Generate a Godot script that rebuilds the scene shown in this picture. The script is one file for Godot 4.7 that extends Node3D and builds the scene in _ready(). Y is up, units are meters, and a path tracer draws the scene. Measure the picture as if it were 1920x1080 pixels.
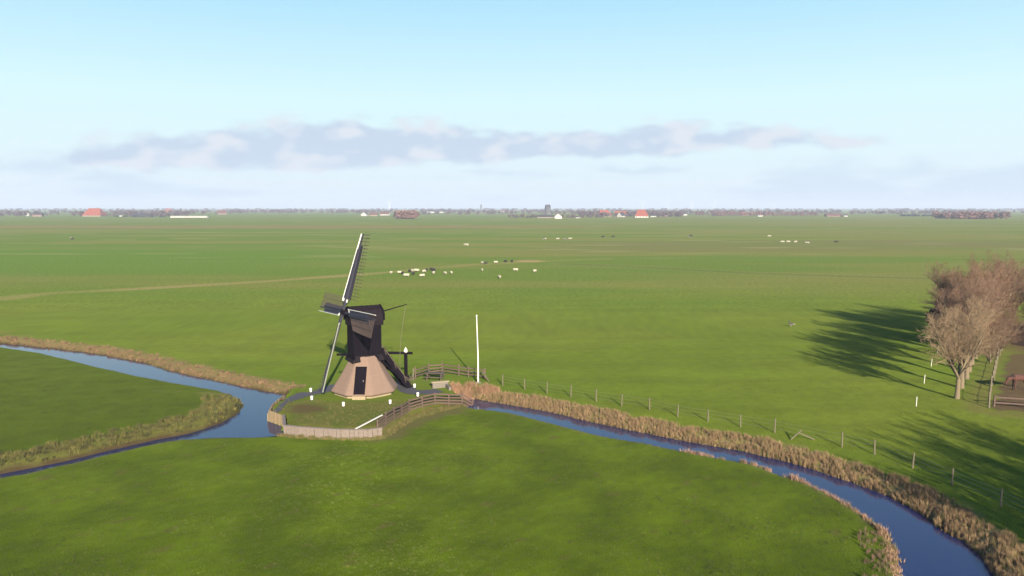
extends Node3D
# A thatched drainage mill in flat winter pasture, seen from about 17 m up.
# Metres, y up; "d" is the distance northwards, so a point (x, d) lies at Vector3(x, y, -d).

const WATER := -0.5
const YARD := 0.4
const MILL := Vector3(-13.3, YARD, -70.1)
const MILL_YAW := 1.04397
const GRASS := Color(0.595, 0.732, 0.24)
var rng := RandomNumberGenerator.new()
var mats := {}
var n_a := FastNoiseLite.new()
var n_b := FastNoiseLite.new()
var n_c := FastNoiseLite.new()
var names := {}

# outlines on the ground as (x, d)
var canal := PackedVector2Array()
var ditch := PackedVector2Array()
var peninsula := PackedVector2Array()
var yard := PackedVector2Array()
var paddock := PackedVector2Array([Vector2(40.5, 65.2), Vector2(64, 58), Vector2(88, 92), Vector2(66, 102.5)])
var front_line := PackedVector2Array()
var far_bank := PackedVector2Array()
var ditch_far := PackedVector2Array()
var ditch_near := PackedVector2Array()
var creek := PackedVector2Array()
var drain := PackedVector2Array()

# ground grid
var gx := PackedFloat32Array()
var gd := PackedFloat32Array()
var gh := PackedFloat32Array()
var gs := PackedFloat32Array()
var gc := PackedColorArray()

func _ready() -> void:
	rng.seed = 7
	set_camera_and_light()
	set_noise()
	outlines()
	make_materials()
	build_ground()
	build_water_and_path()
	build_mill()
	build_yard_things()
	build_fences()
	build_trees()
	build_paddock()
	build_animals()
	build_horizon()
	build_plants()

# ------------------------------------------------------------------ camera, sky, sun

func set_camera_and_light() -> void:
	var cam := Camera3D.new()
	cam.name = "camera"
	cam.fov = 40.08
	cam.near = 0.5
	cam.far = 40000.0
	cam.position = Vector3(0, 17, 0)
	cam.rotation = Vector3(-0.10167, 0, 0)
	add_child(cam)
	cam.current = true

	var env := Environment.new()
	env.background_mode = Environment.BG_SKY
	env.tonemap_mode = Environment.TONE_MAPPER_LINEAR
	env.tonemap_exposure = 2.6
	env.sdfgi_enabled = true
	env.ssao_enabled = true
	env.ssil_enabled = true
	env.fog_enabled = true
	env.fog_light_color = Color(0.85, 0.90, 0.98)
	env.fog_density = 0.00017
	var sky := Sky.new()
	var pano := PanoramaSkyMaterial.new()
	pano.panorama = ImageTexture.create_from_image(sky_image())
	sky.sky_material = pano
	env.sky = sky
	var we := WorldEnvironment.new()
	we.name = "world_environment"
	we.environment = env
	add_child(we)

	var sun := DirectionalLight3D.new()
	sun.name = "sun"
	sun.light_energy = 1.6
	sun.light_color = Color(1.0, 0.95, 0.86)
	sun.light_angular_distance = 0.5
	sun.shadow_enabled = true
	var el := deg_to_rad(19.0)
	var az := deg_to_rad(12.0)
	var dir := Vector3(-sin(az) * cos(el), -sin(el), -cos(az) * cos(el))
	sun.basis = Basis.looking_at(dir, Vector3.UP)
	add_child(sun)

func sky_color(el: float) -> Color:
	# air only: pale near the horizon, cyan above, deep blue overhead
	var stops := [-3.0, 0.0, 1.6, 4.0, 7.5, 14.5, 28.0, 50.0, 90.0]
	var cols := [Color(0.285, 0.33, 0.367), Color(0.285, 0.33, 0.367), Color(0.295, 0.345, 0.372), Color(0.29, 0.362, 0.38), Color(0.27, 0.37, 0.388), Color(0.165, 0.298, 0.38), Color(0.065, 0.14, 0.31), Color(0.028, 0.065, 0.20), Color(0.02, 0.05, 0.16)]
	for i in stops.size() - 1:
		if el <= stops[i + 1]:
			var t: float = clampf((el - stops[i]) / (stops[i + 1] - stops[i]), 0, 1)
			return cols[i].lerp(cols[i + 1], t)
	return cols[-1]

func sky_image() -> Image:
	var w := 4096
	var h := 2048
	var im := Image.create_empty(w, h, false, Image.FORMAT_RGBH)
	for y in h:
		var el := 90.0 - (y + 0.5) * 180.0 / h
		im.fill_rect(Rect2i(0, y, w, 1), sky_color(el))
	var fine := FastNoiseLite.new()
	fine.seed = 5
	fine.frequency = 0.30
	fine.fractal_octaves = 5
	fine.fractal_gain = 0.45
	var lump := FastNoiseLite.new()
	lump.seed = 12
	lump.frequency = 0.22
	lump.fractal_octaves = 3
	var soft := FastNoiseLite.new()
	soft.seed = 33
	soft.frequency = 0.12
	soft.fractal_octaves = 4
	# long low banks of broken cloud follow each other round the sky: [azimuth, top, floor] in degrees
	var bank := [[-36.0, 3.0, 3.0], [-32.0, 3.2, 3.1], [-30.0, 3.6, 2.7], [-28.3, 4.4, 2.3], [-25.6, 4.8, 2.3], [-20.7, 5.3, 2.35], [-16.6, 5.9, 2.4], [-13.0, 6.3, 2.45], [-10.0, 6.1, 2.55], [-6.2, 6.1, 3.1], [-2.3, 5.8, 2.95], [0.0, 5.5, 3.4], [3.1, 5.7, 3.4], [7.3, 5.7, 3.4], [8.4, 5.9, 3.5], [11.5, 6.0, 3.5], [14.8, 5.8, 3.9], [18.3, 5.4, 3.8], [21.7, 5.0, 3.8], [25.0, 4.5, 4.1], [26.4, 4.3, 4.2], [28.0, 3.9, 3.9], [36.0, 3.0, 3.0]]
	for y in range(920, 1028):
		var el := 90.0 - (y + 0.5) * 180.0 / h
		var base := sky_color(el)
		for x in w:
			var a := fposmod((x + 0.5) * 360.0 / w + 180.0, 360.0) - 180.0
			var b := fposmod(a + 36.0, 72.0) - 36.0
			var ca := cos(deg_to_rad(a)) * 57.3
			var sa := sin(deg_to_rad(a)) * 57.3
			var k := 0
			while bank[k + 1][0] < b:
				k += 1
			var t: float = (b - bank[k][0]) / (bank[k + 1][0] - bank[k][0])
			var top: float = lerpf(bank[k][1], bank[k + 1][1], t)
			var low: float = lerpf(bank[k][2], bank[k + 1][2], t)
			var f := fine.get_noise_3d(ca, sa, el * 2.4)
			var g := lump.get_noise_3d(ca, sa, el * 2.2)
			var thick := top - low
			var inside := minf((el - low) * 1.5, (top - el) * 1.0) + f * 0.8 + g * 0.5 + 0.08
			var dens := smoothstep(-0.1, 0.75, inside) * smoothstep(0.15, 0.8, thick)
			# bulges turned to the sun behind the viewer are paler, hollows and flat tops bluer
			var lit := clampf(0.45 + 2.0 * g + 1.2 * fine.get_noise_3d(ca + 0.3, sa, el * 2.4 + 0.9), 0, 1)
			var cloud := Color(0.218, 0.262, 0.322).lerp(Color(0.292, 0.310, 0.342), lit)
			var c := base.lerp(cloud, dens * 0.92)
			# thin grey sheets lower down
			var s := soft.get_noise_3d(ca * 0.5, sa * 0.5, el * 3.0) + 0.35 * smoothstep(10.0, 26.0, b) - 0.1
			var sheet := smoothstep(-0.05, 0.3, s) * (1.0 - smoothstep(2.2, 3.4, el + soft.get_noise_2d(a * 2.0, el * 3.0)))
			c = c.lerp(Color(0.222, 0.275, 0.335), sheet * 0.6)
			im.set_pixel(x, y, c)
	return im

# ------------------------------------------------------------------ helpers

func set_noise() -> void:
	n_a.seed = 3
	n_a.frequency = 1.0
	n_a.fractal_octaves = 3
	n_b.seed = 11
	n_b.frequency = 1.0
	n_b.fractal_octaves = 2
	n_c.seed = 19
	n_c.frequency = 1.0
	n_c.fractal_octaves = 1

func at(x: float, d: float, y := 0.0) -> Vector3:
	return Vector3(x, y, -d)

func numbered(called: String) -> String:
	if not names.has(called):
		names[called] = 0
		return called
	names[called] += 1
	return "%s_%03d" % [called, names[called]]

func tag(o: Node3D, label: String, category: String, group := "", kind := "") -> Node3D:
	o.set_meta("label", label)
	o.set_meta("category", category)
	if group != "":
		o.set_meta("group", group)
	if kind != "":
		o.set_meta("kind", kind)
	return o

func thing(called: String, label: String, category: String, where := Vector3.ZERO, yaw := 0.0, group := "") -> Node3D:
	var o := Node3D.new()
	o.name = numbered(called)
	o.position = where
	o.rotation.y = yaw
	add_child(o, true)
	tag(o, label, category, group)
	return o

func st_new() -> SurfaceTool:
	var st := SurfaceTool.new()
	st.begin(Mesh.PRIMITIVE_TRIANGLES)
	return st

func obj(called: String, mesh: Mesh, mat: Material, parent: Node3D = null) -> MeshInstance3D:
	var o := MeshInstance3D.new()
	o.mesh = mesh
	o.material_override = mat
	if parent == null:
		o.name = numbered(called)
		add_child(o, true)
	else:
		o.name = called
		if parent.has_node(called):
			var i := 1
			while parent.has_node("%s_%03d" % [called, i]):
				i += 1
			o.name = "%s_%03d" % [called, i]
		parent.add_child(o, true)
	return o

func sub(called: String, parent: Node3D) -> Node3D:
	var o := Node3D.new()
	o.name = called
	var i := 1
	while parent.has_node(NodePath(o.name)):
		o.name = "%s_%03d" % [called, i]
		i += 1
	parent.add_child(o, true)
	return o

func copy(source: Node3D, where: Vector3, yaw: float, label: String) -> Node3D:
	var c: Node3D = source.duplicate()
	c.name = numbered(String(source.name))
	c.position = where
	c.rotation.y = yaw
	c.set_meta("label", label)
	add_child(c, true)
	return c

func tri(st: SurfaceTool, a: Vector3, b: Vector3, c: Vector3, out: Vector3) -> void:
	var n := (c - a).cross(b - a)
	if n.dot(out) < 0:
		var t := b
		b = c
		c = t
		n = -n
	n = n.normalized()
	for p in [a, b, c]:
		st.set_normal(n)
		st.set_uv(Vector2(p.x + p.z, p.y))
		st.add_vertex(p)

func quad(st: SurfaceTool, a: Vector3, b: Vector3, c: Vector3, d: Vector3, out: Vector3) -> void:
	tri(st, a, b, c, out)
	tri(st, a, c, d, out)

func box(st: SurfaceTool, xf: Transform3D, s: Vector3) -> void:
	var p := []
	for i in 8:
		p.append(xf * (Vector3((i & 1) - 0.5, ((i >> 1) & 1) - 0.5, ((i >> 2) & 1) - 0.5) * s))
	var b := xf.basis
	quad(st, p[0], p[1], p[3], p[2], -b.z)
	quad(st, p[4], p[5], p[7], p[6], b.z)
	quad(st, p[0], p[1], p[5], p[4], -b.y)
	quad(st, p[2], p[3], p[7], p[6], b.y)
	quad(st, p[0], p[2], p[6], p[4], -b.x)
	quad(st, p[1], p[3], p[7], p[5], b.x)

# a squared beam from p to q; "up" gives the way its height goes
func beam(st: SurfaceTool, p: Vector3, q: Vector3, w: float, h: float, up := Vector3.UP, taper := 1.0) -> void:
	var z := (q - p).normalized()
	var x := up.cross(z)
	if x.length() < 0.01:
		x = Vector3.RIGHT
	x = x.normalized()
	var y := z.cross(x).normalized()
	var c := []
	for e in [[p, 1.0], [q, taper]]:
		for k in [[-1, -1], [1, -1], [1, 1], [-1, 1]]:
			c.append(e[0] + x * (k[0] * w * 0.5 * e[1]) + y * (k[1] * h * 0.5 * e[1]))
	quad(st, c[0], c[1], c[2], c[3], -z)
	quad(st, c[4], c[5], c[6], c[7], z)
	for k in 4:
		var m := (k + 1) % 4
		var out: Vector3 = (c[k] + c[m]) * 0.5 - p
		quad(st, c[k], c[m], c[m + 4], c[k + 4], out)

func tube(st: SurfaceTool, pts: Array, radii: Array, sides: int, cap := false) -> void:
	var rings := []
	var norms := []
	for i in pts.size():
		var t: Vector3 = (pts[mini(i + 1, pts.size() - 1)] - pts[maxi(i - 1, 0)]).normalized()
		var x := t.cross(Vector3(0.31, 0.17, 0.93))
		if x.length() < 0.05:
			x = t.cross(Vector3.RIGHT)
		x = x.normalized()
		var y := t.cross(x)
		var r := []
		var n := []
		for k in sides:
			var a := TAU * k / sides
			var v := x * cos(a) + y * sin(a)
			r.append(pts[i] + v * radii[i])
			n.append(v)
		rings.append(r)
		norms.append(n)
	for i in pts.size() - 1:
		for k in sides:
			var m := (k + 1) % sides
			var idx := [[i, k], [i + 1, k], [i + 1, m], [i, k], [i + 1, m], [i, m]]
			var a: Vector3 = rings[i][k]
			var b: Vector3 = rings[i + 1][k]
			var c: Vector3 = rings[i + 1][m]
			if (c - a).cross(b - a).dot(norms[i][k] + norms[i][m]) < 0:
				idx = [idx[0], idx[2], idx[1], idx[3], idx[5], idx[4]]
			for q in idx:
				st.set_normal(norms[q[0]][q[1]])
				st.set_uv(Vector2(float(q[1]) / sides, rings[q[0]][q[1]].y))
				st.add_vertex(rings[q[0]][q[1]])
	if cap:
		for e in [0, pts.size() - 1]:
			var t: Vector3 = pts[e] - pts[1 if e == 0 else e - 1]
			for k in range(1, sides - 1):
				tri(st, rings[e][0], rings[e][k], rings[e][k + 1], t)

func noise_tex(freq: float, lo: Color, hi: Color, seed_: int, octaves := 4, side := 512) -> NoiseTexture2D:
	var n := FastNoiseLite.new()
	n.seed = seed_
	n.frequency = freq
	n.fractal_octaves = octaves
	var g := Gradient.new()
	g.set_color(0, lo)
	g.set_color(1, hi)
	var t := NoiseTexture2D.new()
	t.noise = n
	t.width = side
	t.height = side
	t.seamless = true
	t.color_ramp = g
	return t

func normal_tex(freq: float, strength: float, seed_: int, octaves := 3) -> NoiseTexture2D:
	var n := FastNoiseLite.new()
	n.seed = seed_
	n.frequency = freq
	n.fractal_octaves = octaves
	var t := NoiseTexture2D.new()
	t.noise = n
	t.width = 512
	t.height = 512
	t.seamless = true
	t.as_normal_map = true
	t.bump_strength = strength
	return t

func mat(called: String, lin: Color, rough := 0.9, tex: Texture2D = null, scale := Vector3.ONE, world := false) -> StandardMaterial3D:
	var m := StandardMaterial3D.new()
	m.resource_name = called
	m.albedo_color = lin.linear_to_srgb()
	m.roughness = rough
	if tex:
		m.albedo_texture = tex
		m.uv1_triplanar = true
		m.uv1_world_triplanar = world
		m.uv1_scale = scale
	mats[called] = m
	return m

func make_materials() -> void:
	var g := func(v: float) -> Color: return Color(v, v, v)
	var grain := noise_tex(0.03, g.call(0.55), g.call(1.0), 4, 5)
	var streak := noise_tex(0.05, g.call(0.5), g.call(1.0), 8, 3)
	var ground := mat("ground", GRASS, 1.0, noise_tex(0.045, Color(0.70, 0.73, 0.63), Color(1, 1, 1), 14, 5, 1024), Vector3(0.17, 0.17, 0.17), true)
	ground.vertex_color_use_as_albedo = true
	ground.normal_enabled = true
	ground.normal_texture = normal_tex(0.09, 6.0, 15, 4)
	ground.normal_scale = 0.3
	ground.metallic_specular = 0.05
	var far := mat("far_ground", GRASS, 1.0, noise_tex(0.03, Color(0.72, 0.74, 0.66), Color(1, 1, 1), 16, 5, 1024), Vector3(0.03, 0.03, 0.03), true)
	far.vertex_color_use_as_albedo = true
	far.metallic_specular = 0.05
	for m in [ground, far]:
		m.rim_enabled = true
		m.rim = 0.1
		m.rim_tint = 1.0
	var w := mat("water", Color(0.010, 0.017, 0.068), 0.05)
	w.metallic_specular = 0.35
	w.normal_enabled = true
	w.normal_texture = normal_tex(0.02, 2.0, 9, 3)
	w.uv1_triplanar = true
	w.uv1_world_triplanar = true
	w.uv1_scale = Vector3(0.35, 0.35, 0.35)
	w.normal_scale = 0.06
	mat("path", Color(0.085, 0.082, 0.095), 0.9, grain, Vector3(0.9, 0.9, 0.9), true)
	mat("thatch", Color(0.335, 0.23, 0.178), 1.0, noise_tex(0.05, Color(0.48, 0.46, 0.44), Color(1, 1, 1), 24, 5), Vector3(1, 1, 1))
	mats.thatch.uv1_triplanar = false
	mats.thatch.uv1_scale = Vector3(6, 0.35, 1)
	mats.thatch.normal_enabled = true
	mats.thatch.normal_texture = normal_tex(0.08, 5.0, 25, 3)
	mats.thatch.normal_scale = 0.6
	mat("plaster", Color(0.42, 0.33, 0.20), 0.9, grain, Vector3(0.8, 0.8, 0.8))
	mat("tar_wood", Color(0.010, 0.007, 0.013), 0.85, streak, Vector3(5, 0.6, 5))
	mat("tar_roof", Color(0.019, 0.013, 0.018), 0.75, streak, Vector3(3, 1.0, 3))
	mats.tar_wood.metallic_specular = 0.2
	mats.tar_roof.metallic_specular = 0.25
	mat("sail_board", Color(0.018, 0.018, 0.040), 0.7, streak, Vector3(3, 3, 0.6))
	mat("sail_bar", Color(0.042, 0.028, 0.025), 0.85)
	mat("white_paint", Color(0.62, 0.60, 0.56), 0.5, noise_tex(0.02, g.call(0.86), g.call(1.0), 31, 4), Vector3(0.7, 0.7, 0.7))
	mat("grey_green_paint", Color(0.27, 0.28, 0.21), 0.7, noise_tex(0.03, g.call(0.6), g.call(1.0), 32, 4), Vector3(0.9, 0.9, 0.9))  # duller grey green paint for the lower sail's edge
	mat("pale_plank", Color(0.35, 0.305, 0.27), 0.85, noise_tex(0.03, Color(0.34, 0.27, 0.24), Color(1, 1, 1), 35, 4), Vector3(1.6, 0.5, 1.6), true)
	mat("yellow_plank", Color(0.36, 0.28, 0.17), 0.85, noise_tex(0.03, Color(0.55, 0.5, 0.42), Color(1, 1, 1), 36, 4), Vector3(1.6, 0.5, 1.6), true)
	mat("rail_wood", Color(0.165, 0.102, 0.08), 0.85, streak, Vector3(1.2, 4, 1.2), true)
	mat("old_wood", Color(0.135, 0.10, 0.072), 0.9, streak, Vector3(3, 0.6, 3))
	mat("post_wood", Color(0.21, 0.175, 0.11), 0.9, streak, Vector3(4, 0.6, 4))
	mat("wire", Color(0.25, 0.25, 0.25), 0.5)
	mats.wire.metallic = 0.7
	mat("concrete", Color(0.23, 0.20, 0.165), 0.9, grain, Vector3(0.8, 0.8, 0.8))
	mat("bark", Color(0.27, 0.205, 0.125), 0.95, noise_tex(0.04, g.call(0.5), g.call(1.0), 41, 5), Vector3(2.2, 0.8, 2.2))
	mat("twig", Color(0.155, 0.09, 0.056), 0.95)
	mat("pale_twig", Color(0.26, 0.175, 0.10), 0.95)
	mat("rust_leaf", Color(0.14, 0.065, 0.03), 0.9)
	mat("shaded_leaf", Color(0.020, 0.024, 0.016), 0.8)  # near-black tone carries the shade of the clump's left edge
	for k in ["reed", "tuft"]:
		var m := mat(k, Color(1, 1, 1), 1.0)
		m.vertex_color_use_as_albedo = true
		m.backlight_enabled = true
		m.backlight = Color(0.25, 0.25, 0.2)
	var an := mat("coat", Color(1, 1, 1), 0.9)
	an.vertex_color_use_as_albedo = true
	mat("far_tree", Color(0.085, 0.058, 0.055), 1.0)
	mat("far_tree_red", Color(0.15, 0.082, 0.068), 1.0)
	mat("far_tree_dark", Color(0.03, 0.032, 0.03), 1.0)
	mat("roof_red", Color(0.36, 0.085, 0.045), 0.85, grain, Vector3(0.12, 0.12, 0.12))
	mat("roof_brown", Color(0.16, 0.065, 0.05), 0.85, grain, Vector3(0.12, 0.12, 0.12))
	mat("roof_dark", Color(0.05, 0.045, 0.05), 0.8, grain, Vector3(0.12, 0.12, 0.12))
	mat("wall_white", Color(0.62, 0.60, 0.55), 0.8, grain, Vector3(0.1, 0.1, 0.1))
	mat("wall_cream", Color(0.36, 0.28, 0.18), 0.85, grain, Vector3(0.1, 0.1, 0.1))
	mat("wall_pink", Color(0.30, 0.19, 0.16), 0.85, grain, Vector3(0.1, 0.1, 0.1))
	mat("wall_grey", Color(0.09, 0.085, 0.09), 0.85, grain, Vector3(0.1, 0.1, 0.1))
	mat("window_glass", Color(0.03, 0.035, 0.045), 0.1)
	mat("turbine", Color(0.55, 0.55, 0.56), 0.5)

# ------------------------------------------------------------------ outlines

func v2(list: Array) -> PackedVector2Array:
	var p := PackedVector2Array()
	for i in range(0, list.size(), 2):
		p.append(Vector2(list[i], list[i + 1]))
	return p

func outlines() -> void:
	far_bank = v2([-140, 137, -66.2, 100.8, -58, 97.3, -50, 93.4, -41.9, 88.1, -36.1, 82.9, -29.2, 78, -24.1, 74.3, -22.2, 73.2, -20.8, 72.2])
	var quay := v2([-20.5, 70.1, -20.6, 66.9, -19.9, 63.4, -18.4, 62.0, -17.4, 58.8])
	var front := v2([-18.5, 58.7, -22, 58.4, -24.4, 58.2, -26.3, 57.1, -28.5, 54.5, -30.5, 52.0, -32, 50.2, -33.1, 49.4, -60, 17.6, -61, 16])
	var pen := v2([-62.4, 17, -61, 18.6, -33.8, 50.5, -32.6, 51.6, -30.9, 53.2, -29, 55.8, -26.8, 58.4, -25.1, 59.9, -23.7, 62.8, -23.4, 66, -23.8, 68.8, -25.4, 71.3, -27.2, 73.2, -31.4, 75.6, -37.9, 79.5, -45.9, 85.4, -55.1, 92.3, -63.7, 97, -140, 132])
	canal = far_bank + quay + front + pen
	peninsula = pen + v2([-140, 17])
	ditch_far = v2([-4.1, 71.4, -0.8, 69.3, 3.2, 66.5, 6.7, 63, 9.9, 60.4, 12.9, 58, 16.7, 55.4, 19.5, 52.5, 21.6, 49.2, 22.9, 46.6, 23.5, 43.6, 23.4, 41.2, 23.8, 39.9, 23.6, 38.2, 23, 36, 21.8, 31, 19.5, 24, 17, 17])
	ditch_near = v2([-4.1, 68.2, -3.5, 67.2, -0.1, 65.8, 4.1, 61.6, 6.8, 59.1, 9.9, 57, 12.3, 55, 14.4, 53.4, 16.5, 52.1, 17.5, 50.2, 18.6, 48.6, 19.3, 46.6, 19.9, 44, 20.1, 41, 19.6, 38.8, 18.5, 36.2, 16.8, 31, 14.5, 24, 12, 17])
	var back := ditch_near.duplicate()
	back.reverse()
	ditch = ditch_far + back
	yard = v2([-19.8, 63.4, -18.4, 62.0, -17.4, 58.9, -14.9, 58.2, -12.8, 57.8, -10.8, 57.8, -9.9, 58.4, -8.2, 63.2, -5.4, 66.0, -3.9, 69, -4.4, 72.5, -7, 76.5, -11, 78.5, -16, 78, -19.5, 75, -20.4, 72.2, -20.3, 70.1, -20.4, 66.9])
	front_line = v2([-140, -84, -80, -10, -60.6, 17.6, -33.4, 50, -30.7, 52.6, -28.7, 55.1, -26.5, 57.7, -24.4, 59, -22, 60, -18, 60.5, -9.5, 59, -8.4, 64, -3.9, 70, 0, 67.5, 4, 64, 10, 58.7, 16.5, 54, 19, 50.4, 21, 46.5, 21.6, 41, 21.3, 37])
	creek = v2([-140, 138, -96, 147, -92, 157, -79, 164, -72, 170, -59, 180, -47, 192, -38, 202, -29, 212, -13, 234, 7, 250, 30, 262])
	drain = v2([16, 238, 35, 227, 61, 205, 83, 195, 102, 188, 150, 172])

func line_dist(p: Vector2, l: PackedVector2Array) -> float:
	var best := 1e9
	for i in l.size() - 1:
		best = minf(best, p.distance_squared_to(Geometry2D.get_closest_point_to_segment(p, l[i], l[i + 1])))
	return sqrt(best)

func ring_dist(p: Vector2, l: PackedVector2Array) -> float:
	var best := 1e9
	for i in l.size():
		best = minf(best, p.distance_squared_to(Geometry2D.get_closest_point_to_segment(p, l[i], l[(i + 1) % l.size()])))
	best = sqrt(best)
	return -best if Geometry2D.is_point_in_polygon(p, l) else best

func line_y(x: float, l: PackedVector2Array) -> float:
	for i in l.size() - 1:
		if x <= l[i + 1].x and x >= l[i].x:
			return lerpf(l[i].y, l[i + 1].y, (x - l[i].x) / maxf(0.001, l[i + 1].x - l[i].x))
	return -1e9

func is_front(x: float, d: float) -> bool:
	if x > 17.0 and x < 26.0 and d < 37.0:
		return x < 20.0 - (36.5 - d) * 0.28
	if x >= 21.3 or x < -140:
		return false
	return d < line_y(x, front_line)

# ------------------------------------------------------------------ ground

func grass_color(x: float, d: float) -> Color:
	var n1 := n_a.get_noise_2d(x * 0.018, d * 0.018)
	var n2 := n_b.get_noise_2d(x * 0.11 + 40.0, d * 0.11)
	var n3 := n_c.get_noise_2d(x * 0.7, d * 0.7)
	var c := Color(0.116, 0.160, 0.011)
	c = c.lerp(Color(0.150, 0.176, 0.017), clampf(0.5 + n1 * 1.3, 0, 1))
	c = c * (1.0 + 0.13 * n2 + 0.12 * n3 + 0.16 * n_a.get_noise_2d(x * 0.012 + 90.0, d * 0.16))
	if d > 110.0:
		# far parcels: long flat strips of fresher and of tired grass
		var far := smoothstep(110, 200, d)
		var strip := 1.35 * n_a.get_noise_2d(x * 0.0030 + 7.0, d * 0.016 + 3.0)
		var patchy := n_b.get_noise_2d(x * 0.010, d * 0.035 + 60.0)
		var olive := clampf(0.5 + strip * 1.6 + patchy * 0.5 + clampf((x - 40.0) / 260.0, -0.35, 0.4), 0, 1)
		var f := Color(0.100, 0.152, 0.019).lerp(Color(0.175, 0.160, 0.042), olive)
		c = c.lerp(f, far * 0.9)
		# the fresh green parcel to the west
		var west := smoothstep(8, -60, x + 30 + 14.0 * patchy) * smoothstep(180, 235, d - x * 0.06) * (1.0 - smoothstep(290, 400, d))
		c = c.lerp(Color(0.082, 0.165, 0.014), west * 0.85)
		if d < 280.0:
			var q := line_dist(Vector2(x, d), creek) + 2.2 * patchy
			var along := 0.3 + 0.7 * smoothstep(-100, -74, x) * (1.0 - smoothstep(-44, -22, x)) + 0.3 * smoothstep(-0.15, 0.3, n_b.get_noise_2d(x * 0.05, 5.0))
			c = c.lerp(Color(0.29, 0.205, 0.09), (1.0 - smoothstep(1.4, 4.6, q)) * minf(along, 1.0) * 0.95)
			var r := line_dist(Vector2(x, d), drain)
			c = c.lerp(Color(0.06, 0.075, 0.025), (1.0 - smoothstep(0.6, 2.2, r)) * 0.6)
			c = c.lerp(Color(0.19, 0.17, 0.07), smoothstep(2.0, 3.0, r) * (1.0 - smoothstep(3.5, 5.5, r)) * 0.5)
		# tired brownish strip across the eastern fields, and a small tan hump
		var brown := 1.0 - smoothstep(25.0, 60.0, absf(d - (345.0 + 0.12 * x) + 20.0 * strip))
		c = c.lerp(Color(0.155, 0.125, 0.05), brown * smoothstep(-20.0, 60.0, x) * (0.6 + 0.4 * clampf(0.5 + patchy, 0, 1)) * 0.95)
		var hump := Vector2((x - 5.5) / 5.5, (d - 251.0) / 6.5).length()
		c = c.lerp(Color(0.38, 0.22, 0.12), 1.0 - smoothstep(0.6, 1.1, hump))
		# dry reed belts far off
		var belt := absf(d - (715.0 + 0.06 * x + 20.0 * n_c.get_noise_2d(x * 0.006, 2.0)))
		c = c.lerp(Color(0.24, 0.13, 0.07), (1.0 - smoothstep(24.0, 60.0, belt)) * (1.0 - smoothstep(-60, 160, x)) * 0.9)
		var dry := n_b.get_noise_2d(x * 0.012 + 9.0, d * 0.05)
		c = c.lerp(Color(0.30, 0.24, 0.12), smoothstep(0.42, 0.62, dry) * smoothstep(220, 320, d) * (1.0 - smoothstep(900, 1300, d)) * 0.55)
	return c

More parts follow.
